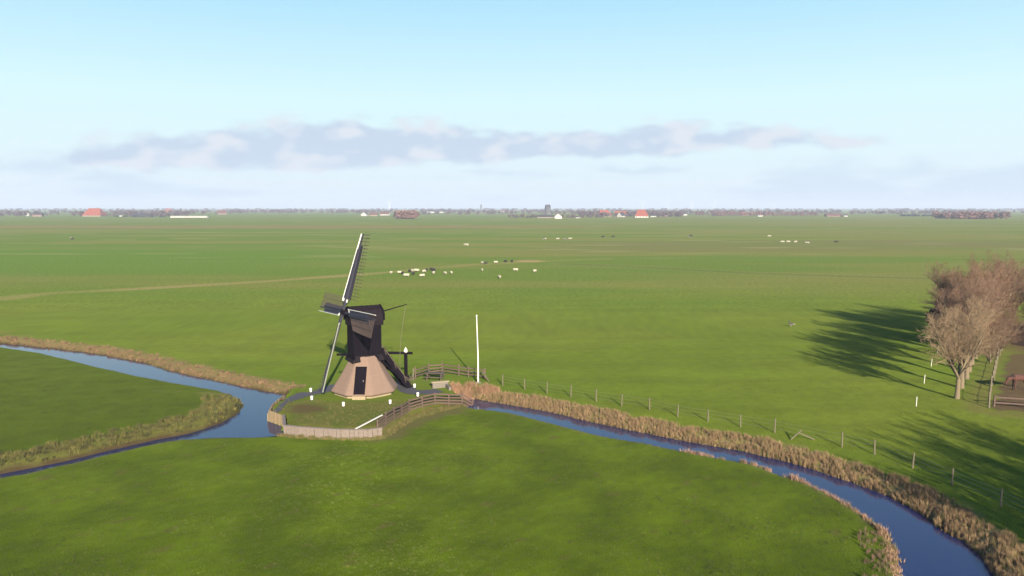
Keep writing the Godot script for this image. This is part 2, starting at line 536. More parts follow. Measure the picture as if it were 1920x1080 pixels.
func ground_at(x: float, d: float) -> Array:
	# [height, signed distance to the water's edge, colour]
	var p := Vector2(x, d)
	var s := 99.0
	if x < -14 and d > 10 and d < 140:
		s = ring_dist(p, canal)
	elif x > -9 and x < 30 and d < 77:
		s = ring_dist(p, ditch)
	var front := is_front(x, d)
	var pen := x < -22 and Geometry2D.is_point_in_polygon(p, peninsula)
	var level := -0.27 if front else 0.0
	var bump := n_a.get_noise_2d(x * 0.09, d * 0.09) * 0.09 + n_b.get_noise_2d(x * 0.5, d * 0.5) * 0.025
	var edge := n_c.get_noise_2d(x * 0.45, d * 0.45)
	var c := grass_color(x, d)
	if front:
		c = c.lerp(Color(0.083, 0.118, 0.005), 0.85)  # grass reads darker seen steeply; that dimming is put into the colour
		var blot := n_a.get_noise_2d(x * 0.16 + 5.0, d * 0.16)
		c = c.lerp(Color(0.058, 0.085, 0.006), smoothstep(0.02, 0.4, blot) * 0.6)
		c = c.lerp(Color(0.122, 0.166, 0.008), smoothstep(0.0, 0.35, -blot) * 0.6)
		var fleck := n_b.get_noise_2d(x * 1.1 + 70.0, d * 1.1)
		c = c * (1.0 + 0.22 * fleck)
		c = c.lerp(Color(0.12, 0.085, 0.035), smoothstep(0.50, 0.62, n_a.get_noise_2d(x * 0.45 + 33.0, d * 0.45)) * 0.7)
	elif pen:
		c = c.lerp(Color(0.056, 0.082, 0.004), 0.9)  # same steep-view dimming put into the peninsula grass
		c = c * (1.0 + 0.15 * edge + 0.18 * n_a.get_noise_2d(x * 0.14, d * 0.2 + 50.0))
	var h := level + bump
	var y := -99.0
	if x > -24 and x < 0 and d > 52 and d < 84:
		y = ring_dist(p, yard)
		var wide := 0.9 if d < 70 else 3.0
		if x > -12 and d > 62 and d < 74:
			wide = 1.6
		var k := smoothstep(0.05, wide, -y)
		h = lerpf(h, YARD + bump * 0.5, k)
		if k > 0.0:
			var yc := Color(0.092, 0.104, 0.024).lerp(Color(0.15, 0.115, 0.04), clampf(0.4 + 1.2 * n_a.get_noise_2d(x * 0.35, d * 0.35), 0, 1) * 0.75)
			if d > 65.5:
				yc = yc.lerp(grass_color(x, d), smoothstep(65.5, 67.5, d) * 0.8)
			c = c.lerp(yc, k)
			var soil := p.distance_to(Vector2(-17.0, 64.2)) + edge * 0.5
			c = c.lerp(Color(0.10, 0.05, 0.035), 1.0 - smoothstep(0.9, 1.9, soil))
		# the east slope under the rail fence is trodden and brown
		var slope := (1.0 - smoothstep(0.4, 1.8, absf(y - 0.3) + edge * 0.5)) * smoothstep(-11.5, -9.5, x) * (1.0 - smoothstep(70.5, 72, d))
		c = c.lerp(Color(0.125, 0.085, 0.05), slope * 0.8)
	if s < 12.0:
		var bank := 1.1
		if front:
			bank = 0.35
		elif pen:
			bank = 1.0
		elif x < -20:
			bank = 1.9
		if not (x > -21.5 and x < -9 and y > -90 and y < 1.0):
			var k := clampf(s / bank, -1.0, 1.0)
			if s < 0:
				h = WATER + maxf(s, -0.8) * 0.8
			else:
				h = lerpf(WATER, h, smoothstep(-0.25, 1.0, k)) if k < 1.0 else h
		elif s < 0:
			h = WATER - 0.5
		var soil := Color(0.075, 0.048, 0.032)
		if front:
			c = c.lerp(Color(0.17, 0.13, 0.06), (1.0 - smoothstep(0.1, 0.7, s + edge * 0.35)) * 0.7)
		elif pen:
			var rag := 1.0 - smoothstep(1.4, 3.6, s + edge * 1.2)
			if d < 72 - 0.2 * (x + 30):
				c = c.lerp(Color(0.15, 0.135, 0.042), rag * 0.85)
			c = c.lerp(soil, 1.0 - smoothstep(0.1, 0.6, s + edge * 0.25))
		elif y < -90 or y > 0.5:
			var tan_c := Color(0.24, 0.15, 0.085) if x < -15 else Color(0.27, 0.19, 0.095)
			var wide := 2.4 if x < -15 else 2.1
			c = c.lerp(tan_c, (1.0 - smoothstep(wide * 0.6, wide * 1.35, s + edge * 0.8)) * 0.9)
			c = c.lerp(soil, 1.0 - smoothstep(0.05, 0.5, s + edge * 0.2))
	if x > 30 and d > 50 and d < 110:
		var q := ring_dist(p, paddock) + edge * 0.4
		var dirt := Color(0.118, 0.056, 0.050) * (1.0 + 0.12 * n_b.get_noise_2d(x * 0.6, d * 0.6))
		c = c.lerp(dirt, 1.0 - smoothstep(-0.3, 0.3, q))
		c = c.lerp(Color(0.17, 0.13, 0.05), smoothstep(0.2, 0.5, q) * (1.0 - smoothstep(1.2, 3.2, q)) * 0.7)
		if q < 0:
			h = 0.03 + bump * 0.5
	return [h, s, c]

# vertex colours are multiplied by the ground material's own green
func shared(c: Color) -> Color:
	return Color(minf(c.r / 0.61, 1.0), minf(c.g / 0.715, 1.0), minf(c.b / 0.24, 1.0))

func grid_lines(a: float, lo: float, hi: float, b: float, fine: float, coarse: float) -> PackedFloat32Array:
	var out := PackedFloat32Array()
	var x := a
	while x < lo:
		out.append(x)
		x += coarse
	x = lo
	while x < hi:
		out.append(x)
		x += fine
	x = hi
	while x < b - 0.01:
		out.append(x)
		x += coarse
	out.append(b)
	return out

func sheet(nx: int, nd: int, pos: PackedVector3Array, col: PackedColorArray) -> ArrayMesh:
	var nrm := PackedVector3Array()
	nrm.resize(pos.size())
	var idx := PackedInt32Array()
	idx.resize((nx - 1) * (nd - 1) * 6)
	var k := 0
	for j in nd:
		for i in nx:
			var o := j * nx + i
			var a := pos[j * nx + mini(i + 1, nx - 1)] - pos[j * nx + maxi(i - 1, 0)]
			var b := pos[mini(j + 1, nd - 1) * nx + i] - pos[maxi(j - 1, 0) * nx + i]
			nrm[o] = a.cross(b).normalized()
			if nrm[o].y < 0:
				nrm[o] = -nrm[o]
			if i < nx - 1 and j < nd - 1:
				for v in [o, o + nx, o + nx + 1, o, o + nx + 1, o + 1]:
					idx[k] = v
					k += 1
	var arr := []
	arr.resize(Mesh.ARRAY_MAX)
	arr[Mesh.ARRAY_VERTEX] = pos
	arr[Mesh.ARRAY_NORMAL] = nrm
	arr[Mesh.ARRAY_COLOR] = col
	arr[Mesh.ARRAY_INDEX] = idx
	var m := ArrayMesh.new()
	m.add_surface_from_arrays(Mesh.PRIMITIVE_TRIANGLES, arr)
	return m

func build_ground() -> void:
	gx = grid_lines(-160, -68, 58, 160, 0.42, 4.0)
	gd = grid_lines(-90, 27, 103, 131, 0.42, 3.0)
	var pos := PackedVector3Array()
	for d in gd:
		for x in gx:
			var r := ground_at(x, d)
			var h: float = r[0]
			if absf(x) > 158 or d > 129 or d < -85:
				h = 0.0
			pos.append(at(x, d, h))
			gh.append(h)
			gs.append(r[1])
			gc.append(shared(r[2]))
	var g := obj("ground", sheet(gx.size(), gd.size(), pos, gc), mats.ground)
	tag(g, "green winter pasture with banks and mill yard nearest the viewer", "meadow", "", "structure")
	# beyond: one fan of flat pasture out to the horizon
	var fp := PackedVector3Array()
	var fc := PackedColorArray()
	var ds := []
	var d := 131.0
	while d < 16000.0:
		ds.append(d)
		d *= 1.0085 if d < 1500 else 1.03
	var nx := 300
	for e in ds:
		for i in nx:
			var x: float = (2.0 * i / (nx - 1) - 1.0) * (e + 60.0) * 0.86
			fp.append(at(x, e, 0.0))
			fc.append(shared(grass_color(x, e)))
	var f := obj("ground", sheet(nx, ds.size(), fp, fc), mats.far_ground)
	tag(f, "flat pasture stretching away to the horizon in long strips", "meadow", "", "structure")

func grid_at(x: float, d: float) -> Array:
	# height, distance to water, colour read back from the ground sheet
	var i := clampi(gx.bsearch(x) - 1, 0, gx.size() - 2)
	var j := clampi(gd.bsearch(d) - 1, 0, gd.size() - 2)
	var u := clampf((x - gx[i]) / (gx[i + 1] - gx[i]), 0, 1)
	var v := clampf((d - gd[j]) / (gd[j + 1] - gd[j]), 0, 1)
	var o := j * gx.size() + i
	var o2 := o + gx.size()
	var h := lerpf(lerpf(gh[o], gh[o + 1], u), lerpf(gh[o2], gh[o2 + 1], u), v)
	var s := lerpf(lerpf(gs[o], gs[o + 1], u), lerpf(gs[o2], gs[o2 + 1], u), v)
	return [h, s, gc[o].lerp(gc[o2 + 1], 0.5) * GRASS]

func hgt(x: float, d: float) -> float:
	if d > 130 or absf(x) > 159:
		return 0.0
	return grid_at(x, d)[0]

func ground(x: float, d: float) -> Vector3:
	return at(x, d, hgt(x, d))

func build_water_and_path() -> void:
	var st := st_new()
	quad(st, at(-138, 14, WATER), at(-16.2, 14, WATER), at(-16.2, 136, WATER), at(-138, 136, WATER), Vector3.UP)
	tag(obj("canal_water", st.commit(), mats.water), "blue canal water bending round the peninsula west of the mill", "water", "", "structure")
	st = st_new()
	quad(st, at(-6, 18, WATER), at(28, 18, WATER), at(28, 74, WATER), at(-6, 74, WATER), Vector3.UP)
	tag(obj("ditch_water", st.commit(), mats.water), "dark blue ditch running from the mill fence to the lower right", "water", "", "structure")
	# grey path: from the quay, behind the mill and out to the culvert
	var pts := v2([-19.5, 63.6, -19.7, 65.5, -19.3, 67.4, -18.4, 69.2, -17.2, 70.4, -16.4, 72.4, -14.6, 73.8, -12, 73.6, -10.2, 72.4, -9.4, 70.5, -8.4, 69.9, -7.2, 70.2, -6.6, 70.6])
	var curve := Curve3D.new()
	for i in pts.size():
		var a := pts[maxi(i - 1, 0)]
		var b := pts[mini(i + 1, pts.size() - 1)]
		var t := at(b.x - a.x, b.y - a.y) / 6.0
		curve.add_point(at(pts[i].x, pts[i].y), -t, t)
	st = st_new()
	var total := curve.get_baked_length()
	var rows := []
	var n := int(total / 0.2)
	for i in n + 1:
		var p := curve.sample_baked(total * i / n)
		var q := curve.sample_baked(minf(total * i / n + 0.1, total))
		var o := curve.sample_baked(maxf(total * i / n - 0.1, 0))
		var side := (q - o).normalized().cross(Vector3.UP)
		var row := []
		var w := 0.55 + 0.25 * smoothstep(1.5, 5.0, total * i / n) + 0.05 * n_c.get_noise_1d(i * 0.7)
		for k in 7:
			var e := p + side * w * (k / 3.0 - 1.0)
			row.append(at(e.x, -e.z, hgt(e.x, -e.z) + 0.035))
		rows.append(row)
	for i in n:
		for k in 6:
			quad(st, rows[i][k], rows[i][k + 1], rows[i + 1][k + 1], rows[i + 1][k], Vector3.UP)
	tag(obj("path", st.commit(), mats.path), "smooth blue grey path around the back of the mill", "path", "", "structure")

# ------------------------------------------------------------------ windmill

func build_mill() -> void:
	var mill := thing("windmill", "small dark wooden windmill with a thatched base and four white edged sails", "windmill", MILL, 0.0)
	# eight-sided base; one side faces the viewer
	var ring := func(apothem: float, y: float, k: float) -> Vector3:
		var a := PI / 8 + TAU * k / 8.0
		var r := apothem / cos(PI / 8)
		return Vector3(sin(a) * r, y, cos(a) * r)
	var st := st_new()
	for k in 8:
		for e in [[2.52, -0.5, 2.52, 0.34], [2.52, 0.34, 2.3, 0.36]]:
			var a: Vector3 = ring.call(e[0], e[1], k)
			var b: Vector3 = ring.call(e[0], e[1], k + 1)
			var c: Vector3 = ring.call(e[2], e[3], k + 1)
			var d: Vector3 = ring.call(e[2], e[3], k)
			quad(st, a, b, c, d, (a + b) * 0.5 + Vector3.UP * 0.1)
	obj("plinth", st.commit(), mats.plaster, mill)
	# thatch: rounded corners, slightly hollow slope, thick eaves
	st = st_new()
	var around := 96
	var prof := [[2.50, 0.26], [2.74, 0.24], [2.82, 0.33], [2.80, 0.44], [2.60, 0.75], [2.25, 1.31], [1.90, 1.90], [1.58, 2.46], [1.32, 2.96], [1.14, 3.34], [1.08, 3.42]]
	var grid := []
	for j in prof.size():
		var row := []
		for i in around + 1:
			var a := TAU * i / around
			var f := fposmod(a + PI / 8, PI / 4) - PI / 8
			var r: float = prof[j][0] / cos(f) * lerpf(1.0, 0.992, pow(absf(f) / (PI / 8), 10.0))
			r += 0.018 * n_c.get_noise_2d(i * 1.7, j * 3.1)
			row.append(Vector3(sin(a) * r, prof[j][1] + 0.012 * n_c.get_noise_2d(i * 2.3, j * 9.0), cos(a) * r))
		grid.append(row)
	st.set_smooth_group(1)
	for j in prof.size() - 1:
		for i in around:
			for q in [[j, i], [j + 1, i + 1], [j + 1, i], [j, i], [j, i + 1], [j + 1, i + 1]]:
				st.set_uv(Vector2(float(q[1]) / around * 8.0, q[0] * 0.42))
				st.add_vertex(grid[q[0]][q[1]])
	st.index()
	st.generate_normals()
	var th_mesh := st.commit()
	obj("thatched_base", th_mesh, mats.thatch, mill)
	# door lies in the front slope
	var lo := Vector3(0.02, 0.42, 2.80)
	var hi := Vector3(0.02, 2.50, 1.57)
	var up := (hi - lo).normalized()
	var out := Vector3.RIGHT.cross(up).normalized()
	if out.z < 0:
		out = -out
	var b := Basis(Vector3.RIGHT, up, Vector3.RIGHT.cross(up))
	var mid := (lo + hi) * 0.5
	var long := (hi - lo).length()
	var door := sub("door", mill)
	for k in 4:
		st = st_new()
		box(st, Transform3D(b, mid + out * 0.04 + Vector3.RIGHT * (k - 1.5) * 0.2), Vector3(0.19, long, 0.05))
		obj("plank", st.commit(), mats.tar_wood, door)
	st = st_new()
	for s in [-1.0, 1.0]:
		box(st, Transform3D(b, mid + out * 0.045 + Vector3.RIGHT * s * 0.44), Vector3(0.09, long + 0.02, 0.13))
	box(st, Transform3D(b, hi + out * 0.045 + up * 0.06), Vector3(0.97, 0.1, 0.14))
	obj("door_frame", st.commit(), mats.tar_wood, door)
	st = st_new()
	box(st, Transform3D(b, mid + out * 0.09 + Vector3(0.28, 0, 0)), Vector3(0.04, 0.16, 0.04))
	obj("handle", st.commit(), mats.wire, door)
	st = st_new()
	box(st, Transform3D(Basis.IDENTITY, Vector3(0.02, 0.16, 2.78)), Vector3(1.15, 0.3, 0.5))
	obj("door_step", st.commit(), mats.plaster, mill)

	# the turning wooden house: x across, z towards the sails
	var hb := Basis(Vector3(cos(MILL_YAW), 0, sin(MILL_YAW)), Vector3.UP, Vector3(-sin(MILL_YAW), 0, cos(MILL_YAW)))
	var place := func(o: Node3D) -> Node3D:
		o.basis = hb
		return o
	st = st_new()
	var walls := [[Vector3(-0.82, 0, 1.25), Vector3(0.82, 0, 1.25), Vector3(0, 0, 1)], [Vector3(0.82, 0, 1.25), Vector3(0.82, 0, -1.32), Vector3(1, 0, 0)], [Vector3(0.82, 0, -1.32), Vector3(-0.82, 0, -1.32), Vector3(0, 0, -1)], [Vector3(-0.82, 0, -1.32), Vector3(-0.82, 0, 1.25), Vector3(-1, 0, 0)]]
	box(st, Transform3D(Basis.IDENTITY, Vector3(0, 4.75, -0.035)), Vector3(1.6, 3.0, 2.53))
	for w in walls:
		var len_: float = (w[1] - w[0]).length()
		var n := int(round(len_ / 0.19))
		for k in n:
			var c: Vector3 = w[0].lerp(w[1], (k + 0.5) / n) + w[2] * (0.005 + 0.018 * (k % 2) + rng.randf() * 0.008)
			var bb := Basis(w[2].cross(Vector3.UP), Vector3.UP, w[2])
			var bottom := 3.12 + rng.randf() * 0.03
			box(st, Transform3D(bb, Vector3(c.x, (bottom + 6.3) * 0.5, c.z)), Vector3(len_ / n - 0.012, 6.3 - bottom, 0.04))
	place.call(obj("mill_house", st.commit(), mats.tar_wood, mill))
	st = st_new()
	# sloping skirt that throws the rain onto the thatch
	var sk := [Vector3(-0.84, 3.5, 1.27), Vector3(0.84, 3.5, 1.27), Vector3(0.84, 3.5, -1.34), Vector3(-0.84, 3.5, -1.34)]
	for k in 4:
		var p: Vector3 = sk[k]
		var q: Vector3 = sk[(k + 1) % 4]
		var o := (p + q) * 0.5
		o.y = 0
		var pe := Vector3(p.x * 1.28, 3.02, p.z * 1.16)
		var qe := Vector3(q.x * 1.28, 3.02, q.z * 1.16)
		quad(st, p, q, qe, pe, o + Vector3.UP * 0.3)
		quad(st, pe, qe, qe - Vector3.UP * 0.06, pe - Vector3.UP * 0.06, o)
	place.call(obj("skirt", st.commit(), mats.tar_roof, mill))
	# cap: upright sides under a low gable roof
	st = st_new()
	var sect := [Vector2(-0.93, 6.15), Vector2(-0.97, 6.55), Vector2(-0.95, 7.12), Vector2(-0.62, 7.52), Vector2(0, 7.86), Vector2(0.62, 7.52), Vector2(0.95, 7.12), Vector2(0.97, 6.55), Vector2(0.93, 6.15)]
	for k in sect.size() - 1:
		var p: Vector2 = sect[k]
		var q: Vector2 = sect[k + 1]
		var boards := 13
		for m in boards:
			var z0 := lerpf(-1.52, 1.40, float(m) / boards)
			var z1 := lerpf(-1.52, 1.40, float(m + 1) / boards) - 0.012
			var o := Vector3((p.x + q.x) * 0.5, (p.y + q.y) * 0.5 - 6.6, 0).normalized() * (0.02 * (m % 2) + 0.006 * rng.randf())
			quad(st, Vector3(p.x, p.y, z0) + o, Vector3(q.x, q.y, z0) + o, Vector3(q.x, q.y, z1) + o, Vector3(p.x, p.y, z1) + o, o + Vector3((p.x + q.x) * 0.5, 0.2, 0))
	for z in [-1.5, 1.38]:
		for k in range(1, sect.size() - 1):
			tri(st, Vector3(sect[0].x, sect[0].y, z), Vector3(sect[k].x, sect[k].y, z), Vector3(sect[k + 1].x, sect[k + 1].y, z), Vector3(0, 0, z))
	for k in sect.size() - 1:
		quad(st, Vector3(sect[k].x, sect[k].y, -1.5) * Vector3(0.985, 1, 1), Vector3(sect[k + 1].x, sect[k + 1].y, -1.5) * Vector3(0.985, 1, 1), Vector3(sect[k + 1].x, sect[k + 1].y, 1.38) * Vector3(0.985, 1, 1), Vector3(sect[k].x, sect[k].y, 1.38) * Vector3(0.985, 1, 1), Vector3(sect[k].x + sect[k + 1].x, 0.2, 0))
	place.call(obj("cap", st.commit(), mats.tar_roof, mill))
	for z in [-1.56, 1.44]:
		st = st_new()
		for k in range(1, sect.size() - 2):
			beam(st, Vector3(sect[k].x * 1.02, sect[k].y + 0.02, z), Vector3(sect[k + 1].x * 1.02, sect[k + 1].y + 0.02, z), 0.07, 0.16, Vector3(0, 0.3, 1))
		place.call(obj("barge_board", st.commit(), mats.tar_wood, mill))
	# wind shaft and the square box that takes the sail stocks
	var al := 0.301264
	var n_ := Vector3(0, sin(al), cos(al))
	var u_ := Vector3(0, cos(al), -sin(al))
	var hub := Vector3(0, 7.37, 1.80)
	st = st_new()
	tube(st, [hub - n_ * 1.1, hub - n_ * 0.35], [0.2, 0.24], 10)
	box(st, Transform3D(Basis(Vector3.RIGHT, u_, n_), hub - n_ * 0.05), Vector3(0.46, 0.46, 0.62))
	place.call(obj("wind_shaft", st.commit(), mats.tar_wood, mill))
	var th := -0.036444
	var s1 := u_ * cos(th) + Vector3.RIGHT * sin(th)
	var s2 := Vector3.RIGHT * cos(th) - u_ * sin(th)
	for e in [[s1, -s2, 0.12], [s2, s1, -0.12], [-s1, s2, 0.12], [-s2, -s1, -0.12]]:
		build_sail(mill, hb, hub + n_ * e[2], e[0], e[1], n_, mats.grey_green_paint if e[1] == s2 else mats.white_paint)

	# tail: stair, post, beams and braces
	var stair := sub("tail_stair", mill)
	stair.basis = hb
	var t0 := Vector3(0, 3.95, -1.4)
	var t1 := Vector3(0, 0.0, -4.1)
	st = st_new()
	for s in [-0.66, 0.66]:
		beam(st, t0 + Vector3.RIGHT * s, t1 + Vector3.RIGHT * s, 0.12, 0.55)
	obj("stringer", st.commit(), mats.tar_wood, stair)
	for k in 15:
		st = st_new()
		var p := t0.lerp(t1, (k + 0.7) / 15.6)
		box(st, Transform3D(Basis.IDENTITY, p), Vector3(1.24, 0.05, 0.26))
		obj("step", st.commit(), mats.tar_wood, stair)
	st = st_new()
	beam(st, t0 - Vector3.UP * 0.12, t1 - Vector3.UP * 0.12, 1.22, 0.04)
	obj("backing_board", st.commit(), mats.tar_wood, stair)
	st = st_new()
	for s in [-0.72, 0.72]:
		beam(st, t0 + Vector3(s, 0.55, 0.15), t1 + Vector3(s, 0.8, 0.25), 0.05, 0.07)
		for k in [0.15, 0.5, 0.85]:
			var p := t0.lerp(t1, k) + Vector3(s, 0, 0)
			beam(st, p, p + Vector3(0, 0.72, 0.2), 0.05, 0.05, Vector3.RIGHT)
	obj("handrail", st.commit(), mats.old_wood, stair)
	st = st_new()
	beam(st, Vector3(0, -0.35, -4.0), Vector3(0, 3.30, -4.0), 0.25, 0.25, Vector3.RIGHT)
	place.call(obj("tail_post", st.commit(), mats.tar_wood, mill))
	st = st_new()
	tube(st, [Vector3(0, 3.28, -4.0), Vector3(0, 3.34, -4.0), Vector3(0, 3.5, -4.0), Vector3(0, 3.62, -4.0), Vector3(0, 3.76, -4.0)], [0.16, 0.19, 0.17, 0.09, 0.01], 12)
	place.call(obj("post_finial", st.commit(), mats.white_paint, mill))
	st = st_new()
	beam(st, Vector3(0, 3.50, -1.2), Vector3(0, 3.12, -4.65), 0.2, 0.22)
	place.call(obj("tail_beam", st.commit(), mats.tar_wood, mill))
	st = st_new()
	beam(st, Vector3(0, 1.05, -3.2), Vector3(0, 1.0, -4.3), 0.12, 0.13)
	place.call(obj("tie_beam", st.commit(), mats.tar_wood, mill))
	for s in [-1.0, 1.0]:
		st = st_new()
		beam(st, Vector3(1.0 * s, 3.45, -0.7), Vector3(0.24 * s, 0.35, -4.0), 0.15, 0.17)
		place.call(obj("brace", st.commit(), mats.tar_wood, mill))
	st = st_new()
	beam(st, Vector3(-1.5, 3.40, 1.35), Vector3(1.3, 3.40, 1.35), 0.17, 0.2)
	beam(st, Vector3(-0.55, 3.40, 1.1), Vector3(-0.55, 3.56, 2.35), 0.16, 0.18)
	place.call(obj("front_beam", st.commit(), mats.tar_wood, mill))
	var winch := sub("winch", mill)
	winch.basis = hb
	st = st_new()
	tube(st, [Vector3(-0.5, 0.85, -4.2), Vector3(0.55, 0.85, -4.2)], [0.12, 0.12], 10, true)
	obj("drum", st.commit(), mats.tar_wood, winch)
	st = st_new()
	for k in 4:
		var a := TAU * k / 8.0 + 0.3
		var v := Vector3(0, cos(a), sin(a)) * 0.5
		beam(st, Vector3(0.6, 0.85, -4.2) - v, Vector3(0.6, 0.85, -4.2) + v, 0.05, 0.05, Vector3.RIGHT)
	obj("spoke", st.commit(), mats.old_wood, winch)
	st = st_new()
	beam(st, Vector3(0, 7.12, -1.3), Vector3(0, 7.72, -4.15), 0.10, 0.11, Vector3.UP, 0.6)
	place.call(obj("brake_pole", st.commit(), mats.tar_wood, mill))
	st = st_new()
	var rope := []
	var rr := []
	for k in 13:
		var t := k / 12.0
		rope.append(Vector3(0, 7.70, -4.1).lerp(Vector3(0.2, 1.2, -3.35), t) + Vector3(0, -0.15, 0.25) * sin(PI * t))
		rr.append(0.022)
	tube(st, rope, rr, 5)
	place.call(obj("brake_rope", st.commit(), mats.post_wood, mill))

func build_sail(mill: Node3D, hb: Basis, hub: Vector3, dir: Vector3, lead: Vector3, n: Vector3, paint: Material) -> void:
	var sail := sub("sail", mill)
	sail.basis = hb
	var R := 7.19
	var pitch := func(r: float) -> float: return deg_to_rad(lerpf(27.0, 4.0, clampf((r - 1.0) / 6.2, 0, 1)))
	var fore := func(r: float) -> Vector3: return (lead * cos(pitch.call(r)) + n * sin(pitch.call(r))).normalized()
	var st := st_new()
	beam(st, hub - dir * 0.3, hub + dir * R, 0.21, 0.24, n, 0.55)
	obj("stock", st.commit(), mats.sail_board, sail)
	# leading boards, twisted with the pitch; the outermost stretch is open
	st = st_new()
	var steps := 14
	for k in steps:
		var r0 := lerpf(1.15, 5.75, float(k) / steps)
		var r1 := lerpf(1.15, 5.75, float(k + 1) / steps)
		var a: Vector3 = hub + dir * r0 + fore.call(r0) * 0.03
		var b: Vector3 = hub + dir * r1 + fore.call(r1) * 0.03
		var c: Vector3 = hub + dir * r1 + fore.call(r1) * 0.36
		var d: Vector3 = hub + dir * r0 + fore.call(r0) * 0.36
		quad(st, a, b, c, d, n)
		var t := -n * 0.025
		quad(st, a + t, b + t, c + t, d + t, -n)
	obj("leading_board", st.commit(), mats.sail_board, sail)
	# white leading edge
	st = st_new()
	for k in steps:
		var r0 := lerpf(1.1, R, float(k) / steps)
		var r1 := lerpf(1.1, R, float(k + 1) / steps)
		beam(st, hub + dir * r0 + fore.call(r0) * 0.38, hub + dir * r1 + fore.call(r1) * 0.38, 0.05, 0.095, n)
	obj("white_edge", st.commit(), paint, sail)
	st = st_new()
	beam(st, hub + dir * 1.14 + fore.call(1.1) * 0.40, hub + dir * 1.02 - fore.call(1.1) * 0.24, 0.26, 0.05, n)
	obj("end_board", st.commit(), mats.white_paint, sail)
	st = st_new()
	for k in steps:
		var r0 := lerpf(1.2, 6.1, float(k) / steps)
		var r1 := lerpf(1.2, 6.1, float(k + 1) / steps)
		var a: Vector3 = hub + dir * r0 - fore.call(r0) * 0.08
		var b: Vector3 = hub + dir * r1 - fore.call(r1) * 0.08
		var c: Vector3 = hub + dir * r1 - fore.call(r1) * 0.52
		var d: Vector3 = hub + dir * r0 - fore.call(r0) * 0.56
		quad(st, a, b, c, d, n)
		var t := -n * 0.02
		quad(st, a + t, b + t, c + t, d + t, -n)
	obj("trailing_board", st.commit(), mats.sail_board, sail)
	# furled cloth along the back of the stock
	st = st_new()
	var roll := []
	var rad := []
	for k in 16:
		var r := lerpf(1.2, 6.0, k / 15.0)
		roll.append(hub + dir * r - fore.call(r) * 0.2 + n * 0.06)
		rad.append(0.10 + 0.02 * sin(k * 2.1) - 0.04 * (k / 15.0))
	tube(st, roll, rad, 7, true)
	obj("furled_cloth", st.commit(), mats.sail_board, sail)
	# lattice: cross bars through the stock and three laths along
	for k in 20:
		var r := lerpf(1.25, R - 0.1, k / 19.0)
		st = st_new()
		beam(st, hub + dir * r, hub + dir * r - fore.call(r) * 1.52, 0.046, 0.05, n)
		obj("bar", st.commit(), mats.sail_bar, sail)
	for e in [0.95]:
		st = st_new()
		for k in steps:
			var r0 := lerpf(1.2, R - 0.05, float(k) / steps)
			var r1 := lerpf(1.2, R - 0.05, float(k + 1) / steps)
			beam(st, hub + dir * r0 - fore.call(r0) * e + n * 0.03, hub + dir * r1 - fore.call(r1) * e + n * 0.03, 0.022, 0.03, n)
		obj("lath", st.commit(), mats.sail_bar, sail)

# ------------------------------------------------------------------ yard

func plank_wall(called: String, label: String, pts: PackedVector2Array, foot: float, top: float, m: Material, width: float, cap: bool) -> void:
	var w := thing(called, label, "retaining wall", at(pts[0].x, pts[0].y, 0))
	var o := w.position
	for i in pts.size() - 1:
		var a := at(pts[i].x, pts[i].y)
		var b := at(pts[i + 1].x, pts[i + 1].y)
		var n := maxi(1, int(round(a.distance_to(b) / width)))
		var along := (b - a).normalized()
		var out := along.cross(Vector3.UP)
		for k in n:
			var st := st_new()
			var c := a.lerp(b, (k + 0.5) / n) + out * (0.02 * (k % 2) + rng.randf_range(-0.012, 0.012))
			var t := top + rng.randf_range(-0.03, 0.02)
			var lean := rng.randf_range(-0.02, 0.02)
			box(st, Transform3D(Basis(along, Vector3.UP, along.cross(Vector3.UP)).rotated(out, lean), Vector3(c.x, (foot + t) * 0.5, c.z) - o), Vector3(a.distance_to(b) / n - 0.02, t - foot, 0.07))
			obj("plank", st.commit(), m, w)
	if cap:
		for i in pts.size() - 1:
			var a := at(pts[i].x, pts[i].y, top + 0.04) - o
			var b := at(pts[i + 1].x, pts[i + 1].y, top + 0.04) - o
			var st := st_new()
			beam(st, a, b, 0.24, 0.09)
			obj("capping", st.commit(), m, w)

